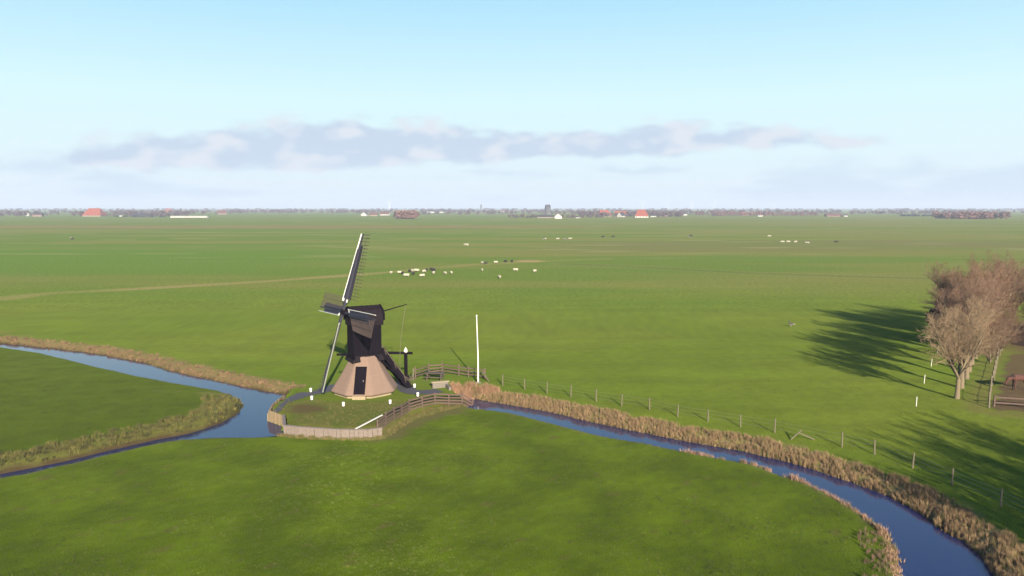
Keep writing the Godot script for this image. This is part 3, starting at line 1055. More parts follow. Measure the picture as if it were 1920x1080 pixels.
func build_yard_things() -> void:
	plank_wall("quay_wall", "pale yellow plank quay standing in the canal at the yard corner", v2([-20.0, 63.5, -18.3, 61.9]), -1.2, 0.44, mats.yellow_plank, 0.29, false)
	plank_wall("quay_wall", "side return of the plank quay running back along the canal", v2([-20.6, 70.2, -20.7, 67, -20.05, 63.5]), -1.2, 0.12, mats.yellow_plank, 0.35, false)
	plank_wall("revetment", "long curved whitewashed plank wall along the front of the mill yard", v2([-18.28, 61.85, -17.35, 58.85, -16.2, 58.45, -14.9, 58.15, -13.8, 57.9, -12.8, 57.72, -11.8, 57.66, -10.8, 57.7, -9.8, 58.2]), -1.0, 0.42, mats.pale_plank, 0.33, true)
	var st := st_new()
	beam(st, Vector3(-11.7, 0.52, -57.75), Vector3(-10.15, 0.86, -60.4), 0.12, 0.06)
	tag(obj("white_plank", st.commit(), mats.white_paint), "long white plank lying from the plank wall up to the rail fence", "plank")
	# capstan posts in a ring round the mill
	var spots := [[-18.2, 70.1, "white capstan post on the path by the tan canal bank"], [-17.3, 66.9, "white capstan post on the grass above the bare brown soil patch"], [-14.1, 64.7, "white capstan post on the grass before the left corner of the thatched base"], [-10.3, 65.4, "white capstan post before the right corner of the thatched base"], [-9.0, 71.6, "white capstan post just right of the mill's dark tail post"], [-8.3, 68.2, "white capstan post at the inner side of the rail fence, beside the path"]]
	var first: Node3D = null
	for s in spots:
		var where := ground(s[0], s[1])
		if first == null:
			first = thing("capstan_post", s[2], "post", where, 0.0, "white capstan posts ringed round the mill")
			st = st_new()
			tube(st, [Vector3(0, -0.3, 0), Vector3(0, 0.07, 0)], [0.12, 0.12], 10)
			obj("tarred_foot", st.commit(), mats.tar_wood, first)
			st = st_new()
			tube(st, [Vector3(0, 0.07, 0), Vector3(0, 0.26, 0), Vector3(0, 0.38, 0), Vector3(0, 0.42, 0), Vector3(0, 0.43, 0)], [0.105, 0.115, 0.13, 0.11, 0.01], 12)
			obj("white_top", st.commit(), mats.white_paint, first)
		else:
			copy(first, where, rng.randf() * TAU, s[2])
	# flagpole with its stay
	var pole := thing("flagpole", "tall white flagpole without a flag behind the reed bank", "flagpole", ground(-3.3, 75.6))
	st = st_new()
	tube(st, [Vector3(0, -0.3, 0), Vector3(0, 2.5, 0), Vector3(-0.12, 6.55, 0)], [0.085, 0.075, 0.05], 10)
	obj("mast", st.commit(), mats.white_paint, pole)
	st = st_new()
	tube(st, [Vector3(-0.12, 6.53, 0), Vector3(-0.12, 6.57, 0), Vector3(-0.12, 6.66, 0), Vector3(-0.12, 6.70, 0)], [0.05, 0.08, 0.08, 0.01], 10)
	obj("ball_cap", st.commit(), mats.white_paint, pole)
	st = st_new()
	beam(st, Vector3(-0.25, 0.05, 0.1), Vector3(0.3, 0.05, 0.1), 0.2, 0.12)
	obj("foot_block", st.commit(), mats.concrete, pole)
	# culvert where the path ends
	var cul := thing("culvert", "pale concrete culvert head at the east end of the path", "culvert", ground(-6.6, 71.6))
	st = st_new()
	beam(st, Vector3(-0.75, 0.16, 0.1), Vector3(0.65, 0.16, -0.45), 0.26, 0.75)
	obj("head_wall", st.commit(), mats.concrete, cul)
	st = st_new()
	beam(st, Vector3(-0.85, 0.57, 0.12), Vector3(0.75, 0.57, -0.47), 0.36, 0.08)
	obj("cope", st.commit(), mats.plaster, cul)
	st = st_new()
	beam(st, Vector3(0.5, 0.05, -0.35), Vector3(0.95, 0.0, 0.9), 0.22, 0.6)
	obj("wing_wall", st.commit(), mats.concrete, cul)
	# picnic table
	var tb := thing("picnic_table", "weathered wooden picnic table with benches before the back rail fence", "picnic table", ground(-7.6, 76.6), -0.15)
	for k in 4:
		st = st_new()
		box(st, Transform3D(Basis.IDENTITY, Vector3(0, 0.74, (k - 1.5) * 0.19)), Vector3(1.9, 0.045, 0.175))
		obj("table_plank", st.commit(), mats.old_wood, tb)
	for s in [-1.0, 1.0]:
		st = st_new()
		box(st, Transform3D(Basis.IDENTITY, Vector3(0, 0.45, s * 0.68)), Vector3(1.9, 0.045, 0.26))
		obj("bench", st.commit(), mats.old_wood, tb)
	for x in [-0.7, 0.7]:
		for s in [-1.0, 1.0]:
			st = st_new()
			beam(st, Vector3(x, 0.72, s * 0.22), Vector3(x, -0.05, s * 0.68), 0.07, 0.1, Vector3.RIGHT)
			obj("leg", st.commit(), mats.old_wood, tb)
		st = st_new()
		beam(st, Vector3(x, 0.41, -0.75), Vector3(x, 0.41, 0.75), 0.06, 0.1)
		obj("cross_bar", st.commit(), mats.old_wood, tb)

# ------------------------------------------------------------------ fences

func rail_fence(called: String, label: String, pts: PackedVector2Array, heights: Array, post_h: float, m: Material, rail: Vector2, posts_at := 2.0, post_w := 0.11) -> Node3D:
	var f := thing(called, label, "fence", ground(pts[0].x, pts[0].y))
	var o := f.position
	for i in pts.size() - 1:
		var n := maxi(1, int(round(pts[i].distance_to(pts[i + 1]) / posts_at)))
		for k in n:
			var p := pts[i].lerp(pts[i + 1], float(k) / n)
			var q := pts[i].lerp(pts[i + 1], float(k + 1) / n)
			var a := ground(p.x, p.y) - o
			var b := ground(q.x, q.y) - o
			var st := st_new()
			var lean := Vector3(rng.randf_range(-0.04, 0.04), 0, rng.randf_range(-0.04, 0.04))
			beam(st, a - Vector3.UP * 0.3, a + Vector3.UP * (post_h + rng.randf_range(-0.05, 0.08)) + lean, post_w, post_w, Vector3.RIGHT)
			obj("post", st.commit(), m, f)
			for h in heights:
				st = st_new()
				var side := (b - a).cross(Vector3.UP).normalized() * (post_w * 0.5 + rail.x * 0.5)
				beam(st, a + Vector3.UP * (h + rng.randf_range(-0.02, 0.02)) + side, b + Vector3.UP * (h + rng.randf_range(-0.02, 0.02)) + side, rail.x, rail.y)
				obj("rail", st.commit(), m, f)
			if i == pts.size() - 2 and k == n - 1:
				st = st_new()
				beam(st, b - Vector3.UP * 0.3, b + Vector3.UP * post_h, post_w, post_w, Vector3.RIGHT)
				obj("post", st.commit(), m, f)
	return f

func build_fences() -> void:
	rail_fence("rail_fence", "brown four rail wooden fence bending round the east edge of the mill yard", v2([-10.2, 58.6, -8.55, 64.1, -7.55, 65.2, -6.6, 66.3, -5.5, 67.2, -4.4, 68.1, -3.5, 68.9]), [0.14, 0.40, 0.66, 0.93], 1.0, mats.rail_wood, Vector2(0.045, 0.13), 1.45)
	rail_fence("rail_fence", "weathered rail fence behind the picnic table left of the flagpole", v2([-9.6, 77.2, -8.5, 79.6, -7.2, 80.2, -5.4, 78.9, -4.4, 78.3, -2.7, 77.3]), [0.3, 0.6, 0.92], 1.15, mats.rail_wood, Vector2(0.05, 0.12), 2.0)
	# stray posts and the raking stay at the end of the back fence
	var st := st_new()
	beam(st, Vector3(0, -0.3, 0), Vector3(0.02, 1.1, 0), 0.11, 0.11, Vector3.RIGHT)
	var p := obj("wooden_post", st.commit(), mats.post_wood)
	p.position = ground(-9.7, 76.2)
	tag(p, "single wooden post left of the picnic table", "post")
	st = st_new()
	beam(st, Vector3(-0.65, 1.1, 0), Vector3(0.0, -0.1, 0), 0.09, 0.11)
	p = obj("raking_stay", st.commit(), mats.old_wood)
	p.position = ground(-2.2, 76.1)
	tag(p, "slanting wooden stay just right of the flagpole foot", "post")
	# stakes with wire along the ditch
	var at_ := v2([-0.9, 74.6, 1.2, 72.8, 3.2, 71.1, 5.3, 69.9, 7.4, 68.1, 9.4, 66.4, 11.6, 65.2, 13.5, 63, 15.6, 61.5, 17.8, 60.1, 19.9, 58.4, 21.7, 56.7, 23.5, 54.8, 25.1, 53.2, 26.2, 50.2, 27.0, 47.0, 27.9, 43.6, 28.4, 40.2])
	var f := thing("wire_fence", "wooden stakes strung with wire beside the reedy ditch", "fence", ground(at_[0].x, at_[0].y))
	var o := f.position
	for i in at_.size():
		var a := ground(at_[i].x, at_[i].y) - o
		var lean := Vector3(rng.randf_range(-0.05, 0.05), 0, rng.randf_range(-0.05, 0.05))
		st = st_new()
		if i != 11:
			tube(st, [a - Vector3.UP * 0.3, a + Vector3.UP * 0.5 + lean * 0.5, a + Vector3.UP * rng.randf_range(0.98, 1.12) + lean], [0.062, 0.058, 0.052], 7, true)
		else:
			tube(st, [a + Vector3(0.5, 0.02, 0.2), a + Vector3(-0.7, 0.55, 0.1)], [0.05, 0.05], 7, true)
			tube(st, [a + Vector3(-1.2, 0.02, 0.1), a + Vector3(-0.4, 0.7, 0)], [0.05, 0.045], 7, true)
		obj("stake", st.commit(), mats.post_wood, f)
		if i > 0:
			for h in [0.35, 0.65, 0.92]:
				var b := ground(at_[i - 1].x, at_[i - 1].y) - o
				st = st_new()
				tube(st, [a + Vector3.UP * h, (a + b) * 0.5 + Vector3.UP * (h - 0.03), b + Vector3.UP * h], [0.006, 0.006, 0.006], 4)
				obj("wire", st.commit(), mats.wire, f)
	# white marker stakes beside the tree row
	var words := ["white marker stake farthest back, in the dark shade of the trees", "white marker stake third from the front, left of the tree row", "white marker stake second from the front, in the tree shadow", "white marker stake nearest the viewer, out in the sunny grass"]
	var w := v2([49.9, 91.4, 44.9, 83.3, 40, 75.3, 34.6, 66.2])
	var first: Node3D = null
	for i in 4:
		if first == null:
			st = st_new()
			tube(st, [Vector3(0, -0.2, 0), Vector3(0.03, 0.4, 0), Vector3(0.09, 0.85, 0)], [0.032, 0.032, 0.028], 8, true)
			first = obj("marker_stake", st.commit(), mats.white_paint)
			first.position = ground(w[i].x, w[i].y)
			tag(first, words[i], "stake", "white marker stakes beside the tree row")
		else:
			copy(first, ground(w[i].x, w[i].y), 0.3 * i, words[i])

# ------------------------------------------------------------------ trees

func rand_dir(r: RandomNumberGenerator) -> Vector3:
	return Vector3(r.randfn(), r.randfn(), r.randfn()).normalized()

func grow(st: SurfaceTool, tw: SurfaceTool, r: RandomNumberGenerator, p: Vector3, dir: Vector3, length: float, rad: float, level: int) -> void:
	var n: int = [7, 5, 3, 2][level]
	var pts := [p]
	var radii := [rad]
	var q := p
	var v := dir
	for i in n:
		v = (v + rand_dir(r) * [0.10, 0.16, 0.22, 0.28][level] + Vector3.UP * [0.07, 0.09, 0.05, 0.02][level]).normalized()
		q += v * length / n
		pts.append(q)
		radii.append(lerpf(rad, rad * [0.28, 0.3, 0.4, 0.5][level], float(i + 1) / n))
	tube(st if level < 2 else tw, pts, radii, [6, 4, 3, 3][level])
	if level == 3:
		return
	var kids: int = [13, 9, 6][level]
	for k in kids:
		var t := lerpf([0.16, 0.15, 0.2][level], 1.0, (k + r.randf()) / kids)
		var i := mini(int(t * n), n - 1)
		var a: Vector3 = pts[i].lerp(pts[i + 1], t * n - i)
		var along: Vector3 = (pts[i + 1] - pts[i]).normalized()
		var aside := along.cross(rand_dir(r)).normalized()
		var dd := (along * 0.75 + aside * r.randf_range(0.5, 0.95) + Vector3.UP * 0.12).normalized()
		grow(st, tw, r, a, dd, length * r.randf_range(0.28, 0.45) * (1.25 - 0.45 * t) * [1.0, 1.1, 1.25][level], maxf(radii[i] * 0.5, [0.022, 0.014, 0.011][level]), level + 1)

func tree_meshes(seed_: int, height: float, spread: float) -> Array:
	var r := RandomNumberGenerator.new()
	r.seed = seed_
	var trunk := st_new()
	var fork := height * 0.25
	tube(trunk, [Vector3(0, -0.2, 0), Vector3(0, 0.15, 0), Vector3(0.03, fork * 0.5, 0.02), Vector3(0.05, fork, 0)], [0.36, 0.27, 0.22, 0.21], 10)
	var st := st_new()
	var tw := st_new()
	var limbs := 6
	for k in limbs:
		var a := TAU * (k + r.randf() * 0.6) / limbs
		var out := r.randf_range(0.35, 0.95) * spread if k > 0 else 0.1
		grow(st, tw, r, Vector3(0.05, fork - 0.05 + 0.25 * r.randf(), 0), Vector3(cos(a) * out, 1.0, sin(a) * out).normalized(), (height - fork) * r.randf_range(0.86, 1.02), 0.13, 0)
	return [trunk.commit(), st.commit(), tw.commit()]

func bare_tree(called: String, label: String, meshes: Array, where: Vector3, yaw: float, scale_ := 1.0, group := "") -> Node3D:
	var t := thing(called, label, "tree", where, yaw, group)
	obj("trunk", meshes[0], mats.bark, t)
	obj("branches", meshes[1], mats.bark, t)
	var c := obj("crown", meshes[2], mats.pale_twig if label.contains("nearest") else mats.twig, t)
	c.set_meta("kind", "stuff")
	t.scale = Vector3.ONE * scale_
	return t

func leafy(seed_: int, radius: Vector3, count: int, leaf: float) -> Mesh:
	var r := RandomNumberGenerator.new()
	r.seed = seed_
	var st := st_new()
	var blobs := []
	for k in 16:
		blobs.append([rand_dir(r) * pow(r.randf(), 0.5) * radius * 0.75, r.randf_range(0.25, 0.45)])
	for k in count:
		var b: Array = blobs[r.randi() % blobs.size()]
		var p: Vector3 = b[0] + rand_dir(r) * pow(r.randf(), 0.4) * radius * b[1]
		var u := rand_dir(r) * leaf
		var w := u.cross(rand_dir(r)).normalized() * leaf * 0.6
		tri(st, p - u, p + w, p + u, p + Vector3.UP * 0.1)
		tri(st, p - u, p - w, p + u, p + Vector3.UP * 0.1)
	return st.commit()

func build_trees() -> void:
	var kinds := [tree_meshes(101, 8.4, 1.0), tree_meshes(202, 8.4, 0.72), tree_meshes(303, 9.0, 0.72)]
	var row := [[39.7, 69.1, "bare pale trunked tree nearest the viewer in the row by the paddock", 0.86], [42.5, 73.3, "bare tree second in the row beside the paddock, right behind the nearest", 0.9], [45.2, 77.2, "bare tree third in the row beside the paddock", 0.92], [47.5, 80.8, "bare tree fourth in the row beside the paddock", 1.0], [50.0, 84.6, "bare tree fifth in the row beside the paddock", 0.95], [52.6, 88.4, "bare tree sixth in the row, deep in the brown mass of crowns", 1.0], [55.4, 92.4, "bare tree seventh in the row, deep in the brown mass of crowns", 0.97], [58.4, 96.6, "bare tree last in the row, forming the top of the brown mass", 1.05], [57.0, 100.5, "bare tree at the far left edge of the tree clump", 0.85], [62.6, 101.5, "bare tree behind the far end of the paddock", 1.0], [67.5, 99.0, "bare tree at the right picture edge behind the shelter", 0.95], [60.3, 98.0, "bare tree behind the last tree of the row, left of the shelter", 1.05], [64.5, 104.5, "bare tree in the rear rank right of the brown mass", 1.05], [58.0, 104.0, "bare tree in the rear rank behind the added dark trees", 1.0], [69.0, 108.0, "bare tree in the rear rank above the shelter roof", 1.0], [71, 104, "bare tree far right behind the paddock, partly out of the picture", 1.0]]
	for i in row.size():
		bare_tree("bare_tree", row[i][2], kinds[i % 3], ground(row[i][0], row[i][1]), i * 1.9, row[i][3], "bare trees clumped beside the paddock")
	# leafless brown thicket under the rear trees
	var low := [[52.2, 85.0, 0.42, "low bare brown shrub under the fifth tree of the row"], [55.0, 88.8, 0.5, "bare brown shrub between the row of trees and the paddock fence"], [57.6, 92.4, 0.55, "taller bare brown shrub beside the far paddock fence"], [60.6, 96.0, 0.6, "bare brown shrub at the far corner of the paddock"], [56.2, 94.5, 0.58, "bare brown shrub behind the seventh tree of the row"], [63.6, 100.4, 0.62, "bare brown shrub behind the paddock, left of the shelter"], [68.5, 101.5, 0.6, "bare brown shrub rising behind the shelter"]]
	for i in low.size():
		var b := thing("bare_shrub", low[i][3], "shrub", ground(low[i][0], low[i][1]), i * 2.1, "leafless shrubs under the tree clump")
		obj("branches", kinds[(i + 1) % 3][1], mats.bark, b).position.y = -1.9
		var c := obj("crown", kinds[(i + 1) % 3][2], mats.twig, b)
		c.position.y = -1.9
		c.set_meta("kind", "stuff")
		b.scale = Vector3(1.35, 1.0, 1.35) * float(low[i][2])
	# trees just outside the picture on the right whose long shadows cross the lower right meadow
	var out := [[30.6, 24.2], [33.4, 27.2], [36.4, 31.5], [39.6, 36.2], [35.5, 21.5]]
	for i in out.size():
		bare_tree("bare_tree", ["bare tree out of frame casting the lowest shadow on the meadow", "bare tree out of frame second along the nearer row", "bare tree out of frame third along the nearer row", "bare tree out of frame fourth along the nearer row", "bare tree out of frame behind the nearer row"][i], kinds[(i + 1) % 3], ground(out[i][0], out[i][1]), i * 1.3 + 0.4, [1.0, 0.95, 1.05, 1.0, 1.0][i])
	# dark trees added for the clump's shaded left edge and rust leaved shrubs at the right
	var dark := leafy(51, Vector3(2.6, 3.4, 2.6), 9000, 0.17)
	var k := 0
	for e in [[53.4, 97.0, 0.95, "dark leafy tree added for the shaded left edge of the bare tree clump"], [59.0, 103.0, 1.1, "dark leafy tree added behind the bare tree clump for its dark mass"]]:
		var t := thing("added_dark_tree", e[3], "tree", ground(e[0], e[1]), k * 2.0, "added dark trees in the tree clump")
		var st := st_new()
		tube(st, [Vector3(0, -0.2, 0), Vector3(0, 1.4, 0), Vector3(0.1, 4.5, 0)], [0.2, 0.15, 0.05], 8)
		obj("trunk", st.commit(), mats.bark, t)
		var c := obj("crown", dark, mats.shaded_leaf, t)
		c.position.y = 3.5
		t.scale = Vector3.ONE * e[2]
		k += 1
	var rust := leafy(61, Vector3(3.0, 3.4, 3.0), 4200, 0.15)
	for e in [[75.5, 112, 1.0, "rust leaved tree at the right edge beyond the paddock"], [81, 118, 1.15, "second rust leaved tree beyond the paddock, mostly out of the picture"]]:
		var t := thing("rust_tree", e[3], "tree", ground(e[0], e[1]), k * 2.0, "rust leaved trees beyond the paddock")
		var st := st_new()
		tube(st, [Vector3(0, -0.2, 0), Vector3(0, 2, 0), Vector3(0.1, 7.0, 0)], [0.25, 0.2, 0.06], 8)
		obj("trunk", st.commit(), mats.bark, t)
		var c := obj("crown", rust, mats.rust_leaf, t)
		c.position.y = 5.2
		t.scale = Vector3.ONE * e[2]
		k += 1

# ------------------------------------------------------------------ paddock

func build_paddock() -> void:
	rail_fence("paddock_fence", "old wooden post fence along the left side of the brown paddock", v2([40.7, 66.0, 44.4, 71.9, 49.5, 79.6, 54.4, 87.2, 62, 98]), [0.5, 1.1], 1.45, mats.post_wood, Vector2(0.015, 0.02), 3.1, 0.12)
	rail_fence("paddock_fence", "low two rail fence along the front edge of the brown paddock", v2([41.3, 66.3, 50, 63.4]), [0.4, 0.85], 1.0, mats.rail_wood, Vector2(0.05, 0.11), 2.2, 0.12)
	var s := thing("shelter", "open fronted dark wooden shelter at the back of the paddock", "shelter", ground(65.4, 96.6), 0.35)
	for x in [-2.6, -0.9, 0.9, 2.6]:
		var st := st_new()
		beam(st, Vector3(x, -0.2, 1.4), Vector3(x, 2.7, 1.4), 0.14, 0.14, Vector3.RIGHT)
		obj("post", st.commit(), mats.post_wood, s)
	for k in 18:
		var st := st_new()
		box(st, Transform3D(Basis.IDENTITY, Vector3(-2.7 + 0.318 * k, 1.15, -1.4)), Vector3(0.3, 2.3, 0.04))
		obj("plank", st.commit(), mats.rail_wood, s)
	var st := st_new()
	for x in [-2.86, 2.86]:
		box(st, Transform3D(Basis.IDENTITY, Vector3(x, 1.15, 0)), Vector3(0.06, 2.3, 2.8))
	obj("side_wall", st.commit(), mats.rail_wood, s)
	st = st_new()
	beam(st, Vector3(0, 2.32, -1.7), Vector3(0, 2.9, 1.9), 6.1, 0.09)
	obj("roof", st.commit(), mats.roof_dark, s)
	st = st_new()
	beam(st, Vector3(-3.06, 2.93, 1.95), Vector3(3.06, 2.93, 1.95), 0.05, 0.14)
	obj("fascia", st.commit(), mats.pale_plank, s)

# ------------------------------------------------------------------ animals

# bones: [a, b, ra, rb]; one continuous skin by surface nets over their smooth union
func skin(bones: Array, cell: float, color: Callable, blend: float) -> ArrayMesh:
	var lo := Vector3.ONE * 1e9
	var hi := -lo
	for b in bones:
		for k in 2:
			var r: Vector3 = Vector3.ONE * (b[2 + k] + cell * 2.0)
			lo = lo.min(b[k] - r)
			hi = hi.max(b[k] + r)
	var nx := int((hi.x - lo.x) / cell) + 2
	var ny := int((hi.y - lo.y) / cell) + 2
	var nz := int((hi.z - lo.z) / cell) + 2
	var f := PackedFloat32Array()
	f.resize(nx * ny * nz)
	for z in nz:
		for y in ny:
			for x in nx:
				var p := lo + Vector3(x, y, z) * cell
				var s := 0.0
				for b in bones:
					var ab: Vector3 = b[1] - b[0]
					var t := clampf((p - b[0]).dot(ab) / maxf(ab.length_squared(), 1e-6), 0, 1)
					var d: float = p.distance_to(b[0] + ab * t) - lerpf(b[2], b[3], t)
					s += exp(-d / blend)
				f[(z * ny + y) * nx + x] = -blend * log(maxf(s, 1e-30))
	var vid := {}
	var pos := PackedVector3Array()
	for z in nz - 1:
		for y in ny - 1:
			for x in nx - 1:
				var sum := Vector3.ZERO
				var n := 0
				for e in [[0, 0, 0, 1, 0, 0], [0, 1, 0, 1, 1, 0], [0, 0, 1, 1, 0, 1], [0, 1, 1, 1, 1, 1], [0, 0, 0, 0, 1, 0], [1, 0, 0, 1, 1, 0], [0, 0, 1, 0, 1, 1], [1, 0, 1, 1, 1, 1], [0, 0, 0, 0, 0, 1], [1, 0, 0, 1, 0, 1], [0, 1, 0, 0, 1, 1], [1, 1, 0, 1, 1, 1]]:
					var a := f[((z + e[2]) * ny + y + e[1]) * nx + x + e[0]]
					var b := f[((z + e[5]) * ny + y + e[4]) * nx + x + e[3]]
					if (a < 0) != (b < 0):
						sum += Vector3(e[0], e[1], e[2]).lerp(Vector3(e[3], e[4], e[5]), a / (a - b))
						n += 1
				if n:
					vid[(z * ny + y) * nx + x] = pos.size()
					pos.append(lo + (Vector3(x, y, z) + sum / n) * cell)
	var idx := PackedInt32Array()
	for z in range(1, nz - 1):
		for y in range(1, ny - 1):
			for x in range(1, nx - 1):
				var i := (z * ny + y) * nx + x
				var a := f[i] < 0
				for e in [[1, nx, nx * ny], [nx, nx * ny, 1], [nx * ny, 1, nx]]:
					var b := f[i + e[0]] < 0
					if a != b:
						var q := [vid.get(i), vid.get(i - e[1]), vid.get(i - e[1] - e[2]), vid.get(i - e[2])]
						if q.has(null):
							continue
						for k in ([0, 1, 2, 0, 2, 3] if b else [0, 2, 1, 0, 3, 2]):
							idx.append(q[k])
	var st := st_new()
	st.set_smooth_group(0)
	for i in idx:
		st.set_color(color.call(pos[i]))
		st.add_vertex(pos[i])
	st.index()
	st.generate_normals()
	return st.commit()

# an animal facing +x; L body length, H height at the withers
func beast(L: float, H: float, girth: float, neck: Array, head: Array, leg: float, head_r: Array) -> Array:
	var y := H - girth
	var b := [
		[Vector3(-L * 0.42, y + girth * 0.12, 0), Vector3(-L * 0.1, y - girth * 0.08, 0), girth * 0.92, girth * 0.98],
		[Vector3(-L * 0.1, y - girth * 0.08, 0), Vector3(L * 0.38, y, 0), girth * 0.98, girth],
		[Vector3(L * 0.42, y + girth * 0.35, 0), Vector3(neck[0], neck[1], 0), girth * 0.62, head_r[0] * 1.15],
		[Vector3(neck[0], neck[1], 0), Vector3(head[0], head[1], 0), head_r[0], head_r[1]],
	]
	for s in [-1.0, 1.0]:
		var w: float = girth * 0.5 * s
		b.append([Vector3(neck[0], neck[1] + head_r[0] * 0.9, s * head_r[0] * 0.6), Vector3(neck[0] - 0.02, neck[1] + head_r[0] * 1.9, s * head_r[0] * 0.95), head_r[0] * 0.28, head_r[0] * 0.12])
		# front: elbow, wrist, hoof
		b.append([Vector3(L * 0.36, y - girth * 0.4, w), Vector3(L * 0.38, H * 0.30, w * 0.95), leg * 1.9, leg * 1.05])
		b.append([Vector3(L * 0.38, H * 0.30, w * 0.95), Vector3(L * 0.37, leg, w * 0.95), leg * 0.95, leg])
		# hind: stifle forward, hock back, shank upright
		b.append([Vector3(-L * 0.40, y, w * 0.9), Vector3(-L * 0.30, H * 0.48, w), girth * 0.55, leg * 2.0])
		b.append([Vector3(-L * 0.30, H * 0.48, w), Vector3(-L * 0.47, H * 0.30, w), leg * 1.8, leg * 1.05])
		b.append([Vector3(-L * 0.47, H * 0.30, w), Vector3(-L * 0.43, leg, w), leg, leg])
	return b

# animals of one kind, told apart by their order from the left as one looks north
func lay_out(spots: PackedVector2Array, called: String, category: String, mesh: Mesh, label: String, group: String, size: Vector2, turn: float) -> void:
	var order := Array(spots)
	order.sort_custom(func(a: Vector2, b: Vector2) -> bool: return a.x / a.y < b.x / b.y)
	var words := ["leftmost", "second from left", "third from left", "fourth from left", "fifth from left", "fifth from right", "fourth from right", "third from right", "second from right", "rightmost"]
	for i in order.size():
		var p: Vector2 = order[i]
		var o := obj(called, mesh, mats.coat)
		o.position = ground(p.x, p.y) if p.y < 130 else at(p.x, p.y)
		o.rotation.y = rng.randf_range(-0.5, 0.5) * turn + (PI if rng.randf() < 0.5 else 0.0)
		o.scale = Vector3.ONE * rng.randf_range(size.x, size.y)
		var k := i if i < (order.size() + 1) / 2 else 10 - (order.size() - i)
		tag(o, label % words[k] if label.contains("%s") else label, category, group)

